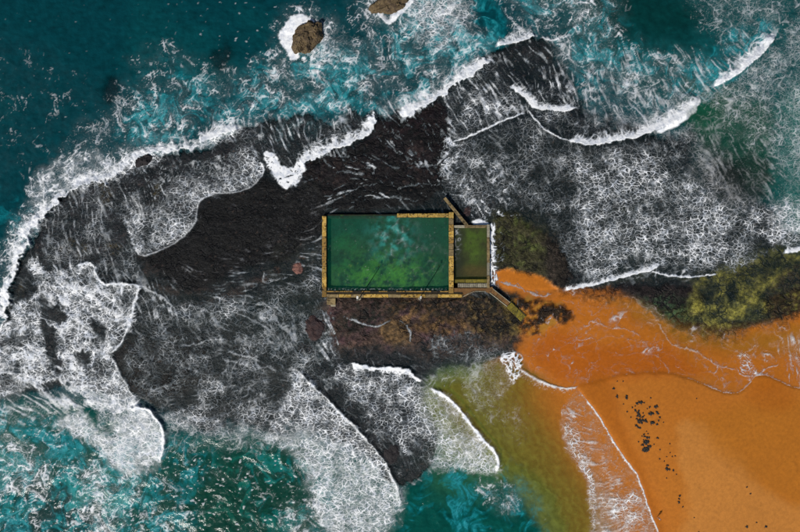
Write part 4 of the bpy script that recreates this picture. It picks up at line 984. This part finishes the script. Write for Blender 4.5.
def pool_floor(X, Y):
    c = np.zeros(X.shape + (3,)) + lin('1c5032')
    n = fbm(X / 14, Y / 14, 4, 521); f = fbm(X / 4, Y / 4, 3, 531)
    c = mixc(c, bl(X, Y, 385, 275, 48, 22) * sst(-.35, .35, n + .4 * f), '4f9a30')
    c = mixc(c, bl(X, Y, 345, 245, 12, 30) * sst(-.3, .4, n) * .8, '1f7038')
    c = mixc(c, bl(X, Y, 425, 235, 26, 16) * .8, '104a36')
    c = mixc(c, bl(X, Y, 345, 225, 30, 10) * .7, '104434')
    c = mixc(c, sst(.05, .45, f + .5 * n) * .55, '0c2a1c')
    c = mixc(c, sst(.35, .6, f - .2 * n) * .5 * bl(X, Y, 390, 272, 55, 24), '84a848')
    return c * (.72 * np.clip(1 + 1.0 * f + .5 * n, .3, 2))[..., None]
M_FLOOR = NT('pool_floor'); M_FLOOR = M_FLOOR.surf(M_FLOOR.mix(1.0, M_FLOOR.attr('gcol', False), M_FLOOR.math('ADD', M_FLOOR.noise(3.0, 4, .6), .5), 'MULTIPLY'), .9)
grid_mesh('floor', 326.5, 449, 217, 291.5, 1.0, lambda X, Y: -.05 + .12 * fbm(X / 12, Y / 12, 3, 541) + .4 * bl(X, Y, 390, 278, 50, 14), dict(gcol=pool_floor), M_FLOOR, pool, pool_inv)
def pw_tint(X, Y):
    c = np.zeros(X.shape + (3,)) + lin('0d5a46')
    c = mixc(c, bl(X, Y, 394, 238, 26, 28) * sst(-.3, .3, fbm(X / 9, Y / 9, 4, 551)), '3c9c92')
    return c
def pw_opac(X, Y):
    n = fbm(X / 9, Y / 9, 4, 551)
    return np.clip(.22 + .12 * fbm(X / 20, Y / 20, 3, 561) + .5 * bl(X, Y, 392, 234, 18, 24) * sst(-.1, .45, n) + .12 * bl(X, Y, 335, 225, 40, 14), 0, .9)
def pw_foam(X, Y):
    n = fbm(X / 11, Y / 11, 3, 571)
    th = strand(X + 4 * n, Y + 4 * fbm(X / 9, Y / 9, 2, 576), 9, 573, .8) * sst(-.25, .3, n)
    v = th * .34 * np.maximum(bl(X, Y, 398, 240, 24, 26), .6 * bl(X, Y, 425, 258, 26, 18)) + .5 * sst(.55, .95, n + .5 * perlin(X / 3, Y / 3, 579)) * bl(X, Y, 402, 245, 26, 30)
    v = np.maximum(v, sst(.75, 1.0, perlin(X / 1.6, Y / 1.6, 575) + .9 * n) * .35 * (.3 + bl(X, Y, 385, 250, 60, 40)))
    v = np.maximum(v, sst(291.5, 289.5, Y) * 0 + sst(287, 289.5, Y) * sst(-.1, .4, perlin(X / 2.2, Y / 1.5, 577)) * .5)
    return np.clip(v, 0, .9)
po = grid_mesh('pool_water', 326.2, 449.2, 216.4, 293, .6, lambda X, Y: Z_PW + .012 * fbm(X / 6, Y / 6, 3, 581), dict(tint=pw_tint, opac=pw_opac, foam=pw_foam), M_POOLWATER, None, Vector((0, 0, 0)))
po['kind'] = 'structure'

# ---------------------------------------------------------------- the children's pool beside it
kid = thing('wading_pool', 'small shallow olive green wading pool with thin pale walls', 'pool', W(470, 256, 0))
ko = Vector(kid.location)
def KW(x, y, z=0): return W(x, y, z) - ko
k1 = wall_core('wall', kid, KW(487.6, 224.8), KW(487.6, 288), .60, -.5, 1.10, M_DARKWALL)
slab_run(k1, KW(487.6, 224.8), KW(487.6, 287.8), .68, 1.102, 1.22, [M_CONC, M_PALE, M_CONC], 3.2)
k2 = wall_core('wall', kid, KW(453.2, 226.8), KW(486.2, 226.8), .60, -.5, 1.06, M_DARKWALL)
slab_run(k2, KW(453.2, 226.8), KW(486.1, 226.8), .66, 1.062, 1.16, [M_PALE, M_CONC], 2.7)
k3 = wall_core('wall', kid, KW(453, 281), KW(486.2, 281), .85, -.5, .86, M_ALGAE)
slab_run(k3, KW(455, 281), KW(486.1, 281), .9, .862, .95, M_ALGAE, 2.6)
bm = bmesh.new()
block(bm, KW(457, 285.2), KW(487, 285.2), 1.1, .2, 1.06, 0, 0, 0)
obj('terrace', bm, M_DARKWALL, kid)
for i in range(15):
    bm = bmesh.new(); block(bm, KW(457.6 + 1.98 * i, 285.2), KW(459.2 + 1.98 * i, 285.2), 1.0, 1.062, 1.13, 0, .004, .015); obj('paving_strip', bm, M_PALE, kid)
# concrete apron with a curved seaward edge
bm = bmesh.new()
outer = [(462, 297), (466, 296), (469, 293.6), (474, 291.6), (480, 291), (485, 291.6), (489, 293.4)]
inner = [(453.4, 293.2), (453.4, 288), (487.4, 288), (491.4, 286.4), (493, 290)]
pts = [(453.4, 297)] + outer + inner[::-1]
top = [bm.verts.new(KW(x, y, 1.20)) for x, y in pts]; bot = [bm.verts.new(KW(x, y, -.2)) for x, y in pts]
bm.faces.new(top)
for i in range(len(pts)):
    j = (i + 1) % len(pts); bm.faces.new((top[i], bot[i], bot[j], top[j]))
bmesh.ops.recalc_face_normals(bm, faces=bm.faces[:]); bmesh.ops.triangulate(bm, faces=[f for f in bm.faces if len(f.verts) > 4])
obj('apron', bm, M_BROWN, kid)
slab_run(kid, KW(462, 296.6), KW(468.5, 293.2), .16, 1.202, 1.30, M_PALE, 1.0, 'kerb')
slab_run(kid, KW(468.7, 293), KW(474, 291.2), .16, 1.202, 1.30, M_PALE, 1.0, 'kerb')
slab_run(kid, KW(474.2, 291.1), KW(485, 291.2), .16, 1.202, 1.30, M_PALE, 1.0, 'kerb')
def kid_floor(X, Y):
    n = fbm(X / 10, Y / 10, 4, 601); f = fbm(X / 3, Y / 3, 3, 603)
    c = np.zeros(X.shape + (3,)) + lin('34391c')
    c = mixc(c, bl(X, Y, 474, 245, 12, 22) * sst(-.5, .3, n), '4c661e')
    c = mixc(c, bl(X, Y, 457, 262, 7, 22) * .85, '1c221a')
    c = mixc(c, bl(X, Y, 458, 236, 8, 10) * .8, '26301c')
    c = mixc(c, bl(X, Y, 476, 272, 16, 8) * .6, '5e4a24')
    return c * (1 + .35 * f)[..., None]
grid_mesh('floor', 452.5, 487, 226, 282, 1.0, lambda X, Y: .35 + .05 * fbm(X / 8, Y / 8, 3, 605), dict(gcol=kid_floor), M_FLOOR, kid, ko)
kw = grid_mesh('wading_pool_water', 452.9, 486.9, 227, 281.8, .8, lambda X, Y: .84 + .01 * fbm(X / 6, Y / 6, 3, 581),
     dict(tint=lambda X, Y: np.zeros(X.shape + (3,)) + lin('343f1e'), opac=lambda X, Y: .22 + .08 * fbm(X / 9, Y / 9, 3, 611),
          foam=lambda X, Y: np.clip(np.exp(-np.abs(perlin(X / 5, Y / 5, 613)) * 8) * bl(X, Y, 456, 240, 4, 20) * .7, 0, 1)), M_POOLWATER, None, Vector((0, 0, 0)))
kw['kind'] = 'structure'

# ---------------------------------------------------------------- breakwater, walkway, ramp
bw = thing('breakwater_wall', 'short diagonal concrete wall sheltering the corner of the wading pool', 'wall', W(455, 212, 0))
bo = Vector(bw.location)
core = wall_core('wall', bw, W(444, 198.4) - bo, W(466.4, 226.0) - bo, .62, -.3, 1.36, M_DARKWALL)
slab_run(core, W(444, 198.4) - bo, W(466.4, 226.0) - bo, .74, 1.362, 1.48, [M_CONC, M_BROWN], 2.2)
wk = thing('walkway', 'narrow brown concrete path with pale kerbs leading from the wading pool', 'path', W(500, 297, 0))
ko2 = Vector(wk.location)
A, B = W(490.2, 290.2) - ko2, W(507.8, 304.2) - ko2
slab_run(wk, A, B, 1.05, -.1, 1.12, M_BROWN, 1.9, 'slab')
slab_run(wk, A, B, .17, -.1, 1.24, M_PALE, 2.8, 'kerb', off=.62)
slab_run(wk, A, B, .17, -.1, 1.24, M_PALE, 2.8, 'kerb', off=-.62)
rp = thing('ramp', 'wide algae covered concrete ramp running down onto the orange sand', 'ramp', W(514, 311, 0))
ro = Vector(rp.location)
a, b = W(508, 304.4) - ro, W(522.6, 318.6) - ro
d = (b - a) / 4
for i in range(4):
    bm = bmesh.new(); block(bm, a + d * i + d.normalized() * .02, a + d * (i + 1) - d.normalized() * .02, 1.75, -.3, 1.12 - .07 * i, 0, .015, .04); obj('slab', bm, M_ALGAE, rp)
slab_run(rp, a, a + d * 4, .22, -.3, .80, M_CONC, 2.4, 'edge_beam', off=1.02)

# ---------------------------------------------------------------- light poles
def cyl(bm, p, q, r0, r1, seg=10, cap=True):
    p, q = Vector(p), Vector(q); ax = (q - p).normalized(); u = ax.orthogonal().normalized(); v = ax.cross(u)
    ra = [bm.verts.new(p + (u * math.cos(k * 2 * math.pi / seg) + v * math.sin(k * 2 * math.pi / seg)) * r0) for k in range(seg)]
    rb = [bm.verts.new(q + (u * math.cos(k * 2 * math.pi / seg) + v * math.sin(k * 2 * math.pi / seg)) * r1) for k in range(seg)]
    for k in range(seg):
        bm.faces.new((ra[k], ra[(k + 1) % seg], rb[(k + 1) % seg], rb[k]))
    if cap: bm.faces.new(rb); bm.faces.new(ra[::-1])
def light_pole(x, y, foot, label):
    g = thing('light_pole', label, 'light pole', W(x, y, .2), 'light poles along the south wall of the pool')
    bm = bmesh.new(); cyl(bm, (0, 0, -.4), (0, 0, 1.1), foot, foot * .92, 8); cyl(bm, (0, 0, 1.1), (0, 0, 1.22), foot * .5, foot * .45, 8); obj('footing', bm, M_PALE, g)
    bm = bmesh.new(); cyl(bm, (0, 0, 1.2), (0, 0, 7.6), .13, .07, 10); obj('pole', bm, M_STEEL, g, True)
    bm = bmesh.new(); cyl(bm, (0, -.05, 7.5), (.05, .55, 7.7), .045, .04, 8); obj('arm', bm, M_STEEL, g, True)
    bm = bmesh.new(); block(bm, (.05, .35, 0), (.12, 1.0, 0), .42, 7.62, 7.80, 0, 0, .05); h = obj('lamp_head', bm, M_WHITE, g)
    bm = bmesh.new(); block(bm, (.06, .42, 0), (.11, .92, 0), .32, 7.58, 7.617, 0, 0, 0); obj('lens', bm, M_LENS, h)
light_pole(359.6, 298.2, .52, 'tall steel light pole with a broad round footing at the pool wall')
light_pole(419.2, 298.2, .36, 'tall steel light pole with a slim footing at the pool wall')

# ---------------------------------------------------------------- sea rocks and boulders
def rock_material(name, a, b, c):
    t = NT(name); p = t.obj()
    n = t.noise(.9, 5, .65, p); f = t.noise(4.5, 4, .65, p)
    col = t.mix(t.ramp(n, .35, .65), lin(a).tolist() + [1], lin(b).tolist() + [1]); col = t.mix(t.ramp(f, .52, .7), col, lin(c).tolist() + [1])
    return t.surf(col, .75, t.bump(t.math('ADD', n, t.math('MULTIPLY', f, .5)), .8, .35), None, .4)
M_STACK = rock_material('brown_sea_rock', '66563a', '4a3c2c', '2a221a')
M_BLACK = rock_material('black_wet_rock', '1e191c', '141114', '2c2424')
M_PINK = rock_material('pinkish_rock', '8a6054', '6a463e', '42302c')
M_RED = rock_material('red_brown_rock', '3e2a27', '2c1e20', '1c1618')
def rock(x, y, rx, ry, h, deg, label, mat, outline=None, seed=0, base=None, cuts=0):
    """weathered boulder: plan radii in survey units, height in metres above its base"""
    z0 = surface(x, y) - .25 if base is None else base
    bm = bmesh.new(); bmesh.ops.create_icosphere(bm, subdivisions=5, radius=1)
    for v in bm.verts:
        p = v.co.copy(); s = seed * 7.3
        k = 1 + .22 * mnoise.fractal(p * 1.6 + Vector((s, 0, 0)), 1, 2, 4) + .05 * mnoise.fractal(p * 6 + Vector((s, 3, 0)), 1, 2, 3)
        k -= .10 * abs(mnoise.noise(p * 3.5 + Vector((0, s, 1))))
        q = p * k
        z = q.z
        if z > .35: z = .35 + (z - .35) * .45                        # flattened, stepped crown
        z += .10 * math.floor(3 * (mnoise.noise(Vector((q.x * 2.2 + s, q.y * 2.2, 0))) + 1)) - .2 if z > .2 else 0
        v.co = Vector((q.x * rx * MPU, q.y * ry * MPU, z * h / .8))
    o = obj('sea_rock' if h > 1.2 else 'boulder', bm, mat, None, False); o.location = W(x, y, z0); o.rotation_euler.z = R(deg)
    tag(o, label, 'rock'); return o
rock(307, 38.5, 18, 13.5, 2.6, -35 + 90, 'brown sea rock wrapped in a thick white collar of foam', M_STACK, seed=1, base=-.6)
rock(391, 2, 22, 12, 2.4, 25, 'brown sea rock with a turquoise churned wake and thin foam skirt', M_STACK, seed=2, base=-.6)
rock(144, 161, 10, 6, .9, 20, 'black rounded boulder standing in the white surf at the reef edge', M_BLACK, seed=3)
rock(298, 268, 5.4, 5.8, .5, 0, 'small round pinkish boulder on dark rock west of the pool', M_PINK, seed=4)
rock(315, 328, 10, 12, .7, 15, 'reddish brown slab of rock beside the run-off below the pool corner', M_RED, seed=5)
rock(466.5, 212, 4, 6.5, .5, -25 , 'small reddish boulder in foam behind the diagonal breakwater', M_RED, seed=6)
rock(392, 452, 8, 12, .6, -20 , 'black weedy rock between two foaming bores', M_BLACK, seed=7)

# ---------------------------------------------------------------- kelp clumps on the sand
t = NT('kelp'); M_KELP = t.surf(t.mix(t.noise(6, 3, .6, t.obj()), (.006, .006, .005, 1), (.018, .015, .010, 1)), .8, t.bump(t.noise(14, 3, .6, t.obj()), .5, .05))
def kelp_mesh(seed):
    r_ = random.Random(seed); bm = bmesh.new()
    bmesh.ops.create_icosphere(bm, subdivisions=2, radius=1)
    for v in bm.verts:
        k = 1 + .55 * mnoise.noise(v.co * 1.7 + Vector((seed * 5.1, 0, 0)))
        v.co = Vector((v.co.x * k, v.co.y * k * .8, max(-.1, v.co.z) * .42 * k))
    for i in range(7):                                            # straps straggling out of the heap
        a = r_.uniform(0, 6.28); L = r_.uniform(.7, 1.25); w = r_.uniform(.06, .13); prev = None
        for s in range(5):
            a += r_.uniform(-.35, .35); rr = .5 + L * s / 4
            c = Vector((math.cos(a) * rr, math.sin(a) * rr, .16 * (1 - s / 4) + .04)); n = Vector((-math.sin(a), math.cos(a), 0)) * w * (1 - .15 * s)
            cur = [bm.verts.new(c + n), bm.verts.new(c + Vector((0, 0, .05))), bm.verts.new(c - n)]
            if prev: bm.faces.new((prev[0], prev[1], cur[1], cur[0])); bm.faces.new((prev[1], prev[2], cur[2], cur[1]))
            prev = cur
    me = bpy.data.meshes.new('kelp_clump'); bm.to_mesh(me); bm.free(); me.materials.append(M_KELP); return me
KM = [kelp_mesh(i) for i in range(5)]
near = [(92, 61, 1), (126, 61, 1), (71, 104, 2), (90, 148, 2), (93, 156, 1), (146, 147, 2), (145, 160, 3), (127, 194, 1), (148, 238, 1), (178, 214, 1), (170, 271, 1), (195, 231, 2), (284, 157, 1), (205, 190, 2), (217, 183, 3), (230, 184, 3), (247, 185, 1), (195, 205, 1),
        (215, 232, 2), (210, 245, 3), (217, 254, 3), (208, 262, 2), (221, 266, 2), (240, 245, 1), (238, 268, 2), (246, 260, 1), (205, 280, 2), (213, 291, 3), (222, 284, 2), (228, 296, 3), (237, 287, 2), (216, 302, 2), (231, 304, 2), (253, 290, 3), (261, 297, 2), (255, 282, 1), (200, 318, 2),
        (208, 325, 2), (222, 332, 2), (214, 331, 1), (264, 220, 1), (278, 211, 2), (308, 208, 2), (319, 204, 2), (314, 215, 1), (275, 249, 2), (286, 249, 3), (297, 247, 2), (319, 240, 2), (325, 248, 2), (336, 270, 2), (329, 289, 2), (290, 300, 3), (300, 302, 2), (320, 310, 2), (357, 298, 1),
        (245, 370, 2), (260, 352, 1), (268, 366, 1), (233, 380, 1), (250, 382, 2), (262, 388, 2), (275, 388, 2), (243, 404, 2), (255, 409, 3), (265, 415, 3), (247, 418, 3), (258, 425, 3), (238, 432, 2), (269, 407, 2), (214, 414, 1), (282, 440, 2), (302, 427, 1), (324, 390, 2), (246, 455, 3),
        (256, 450, 3), (268, 456, 3), (239, 463, 2), (252, 467, 3), (263, 463, 3), (270, 441, 2), (393, 423, 1), (337, 458, 1), (395, 475, 1), (407, 497, 1), (425, 494, 1), (375, 499, 1), (335, 512, 1), (362, 525, 1)]
spots = [(600 + x / 5.91, 370 + y / 5.91, s) for x, y, s in near]
lone = [(552 / 5.91 + 600, 160 / 5.91 + 370, 1)]
spots += [(600 + x / 4, 420 + y / 4, s) for x, y, s in [(258, 172, 2), (256, 186, 3), (264, 188, 2), (280, 191, 2), (254, 222, 1), (292, 207, 1), (306, 292, 2), (303, 305, 2), (303, 318, 2), (318, 336, 1)]]
lone += [(600 + x / 4, 420 + y / 4, s) for x, y, s in [(362, 378, 1), (568, 256, 1), (582, 282, 1), (568, 412, 2), (606, 395, 1), (643, 412, 2), (606, 445, 1), (380, 434, 1), (350, 444, 1)]]
SZ = {1: .19, 2: .30, 3: .40}
LOOK = {1: 'tiny scrap', 2: 'small clump', 3: 'large shaggy heap'}
def spot_of(x, y, dry):
    if dry: return 'lying alone on pale dry sand away from the wrack', 'kelp lying alone on the dry sand'
    if y < 428: return 'in the loose scatter on wet orange sand', 'kelp in the loose scatter'
    if y < 451 and x < 650: return 'in the tight cluster beside the loose scatter', 'kelp in the tight cluster'
    return 'in the thin trail towards the walker', 'kelp in the thin trail'
for lst, dry in ((spots, False), (lone, True)):
    for i, (x, y, s) in enumerate(lst):
        o = bpy.data.objects.new('kelp_clump', rnd.choice(KM)); C.objects.link(o)
        r_ = SZ[s] * rnd.uniform(.85, 1.2); o.location = W(x, y, ground(x, y) + .01); o.scale = (r_, r_ * rnd.uniform(.75, 1.1), r_); o.rotation_euler.z = rnd.uniform(0, 6.28)
        where, grp = spot_of(x, y, dry)
        tag(o, 'black ' + LOOK[s] + ' of kelp ' + where.replace('black kelp', 'wrack'), 'seaweed', LOOK[s] + 's of ' + grp)

# ---------------------------------------------------------------- the walker on the wet sand
def skin(name, verts, edges, radii, mat, parent=None, root=0, sub=1):
    me = bpy.data.meshes.new(name); me.from_pydata([Vector(v) for v in verts], edges, [])
    o = bpy.data.objects.new(name, me); C.objects.link(o)
    m = o.modifiers.new('skin', 'SKIN'); m.use_smooth_shade = True
    for i, r_ in enumerate(radii):
        sv = me.skin_vertices[0].data[i]; sv.radius = r_ if isinstance(r_, tuple) else (r_, r_); sv.use_root = i == root
    s = o.modifiers.new('sub', 'SUBSURF'); s.levels = sub; s.render_levels = sub
    dg = bpy.context.evaluated_depsgraph_get(); me2 = bpy.data.meshes.new_from_object(o.evaluated_get(dg))
    bpy.data.objects.remove(o)
    me2.name = name; me2.materials.clear(); me2.materials.append(mat)
    for p in me2.polygons: p.use_smooth = True
    o = bpy.data.objects.new(name, me2); C.objects.link(o)
    if parent is not None: o.parent = parent
    return o
t = NT('skin'); M_SKIN = t.surf((.50, .30, .21, 1), .55)
t = NT('hair'); M_HAIR = t.surf((.05, .03, .02, 1), .6)
t = NT('pale_shirt'); M_SHIRT = t.surf((.72, .66, .64, 1), .85)
t = NT('dark_shorts'); M_SHORT = t.surf((.05, .055, .08, 1), .85)
px_, py_ = 655.2, 514.6
man = thing('person', 'person in a pale top walking along the swash line on wet sand', 'person', W(px_, py_, ground(px_, py_)))
man.rotation_euler.z = R(-20)
bv = [(0, 0, .95), (0, 0, 1.12), (0, .01, 1.30), (0, .01, 1.43), (0, 0, 1.52), (0, .01, 1.60), (0, .02, 1.70)]
be = [(0, 1), (1, 2), (2, 3), (3, 4), (4, 5), (5, 6)]; br = [(.15, .11), (.13, .10), (.16, .11), (.11, .09), (.055, .055), (.085, .10), (.07, .085)]
for s in (-1, 1):
    n = len(bv); st_ = .16 * s
    bv += [(.19 * s, 0, 1.40), (.25 * s, -.06 * s, 1.13), (.26 * s, .06 - .10 * s, .90), (.26 * s, .10 - .12 * s, .80)]; be += [(3, n), (n, n + 1), (n + 1, n + 2), (n + 2, n + 3)]; br += [.06, .045, .036, .03]
    bv += [(.10 * s, 0, .88), (.11 * s, st_ * .7 + .03, .48), (.11 * s, st_ * 1.1 - .04, .07), (.12 * s, st_ * 1.1 + .13, .03)]; be += [(0, n + 4), (n + 4, n + 5), (n + 5, n + 6), (n + 6, n + 7)]; br += [.10, .065, .045, .035]
skin('body', bv, be, br, M_SKIN, man)
skin('shirt', [(0, 0, .98), (0, 0, 1.14), (0, .01, 1.30), (0, .01, 1.42), (-.19, 0, 1.39), (-.235, .02, 1.22), (.19, 0, 1.39), (.235, -.03, 1.22)], [(0, 1), (1, 2), (2, 3), (3, 4), (4, 5), (3, 6), (6, 7)], [(.17, .13), (.15, .12), (.18, .13), (.12, .10), .075, .065, .075, .065], M_SHIRT, man)
skin('shorts', [(0, 0, .98), (0, 0, .90), (-.10, 0, .86), (-.11, -.06, .58), (.10, 0, .86), (.11, .09, .58)], [(0, 1), (1, 2), (2, 3), (1, 4), (4, 5)], [(.165, .125), (.165, .13), .115, .09, .115, .09], M_SHORT, man)
skin('hair', [(0, -.015, 1.64), (0, -.01, 1.72), (0, .03, 1.765)], [(0, 1), (1, 2)], [(.085, .095), (.085, .10), (.05, .06)], M_HAIR, man)
for o in bpy.data.objects:
    if o.name.startswith(('body', 'shirt', 'shorts', 'hair')) and o.parent is None: o.parent = man
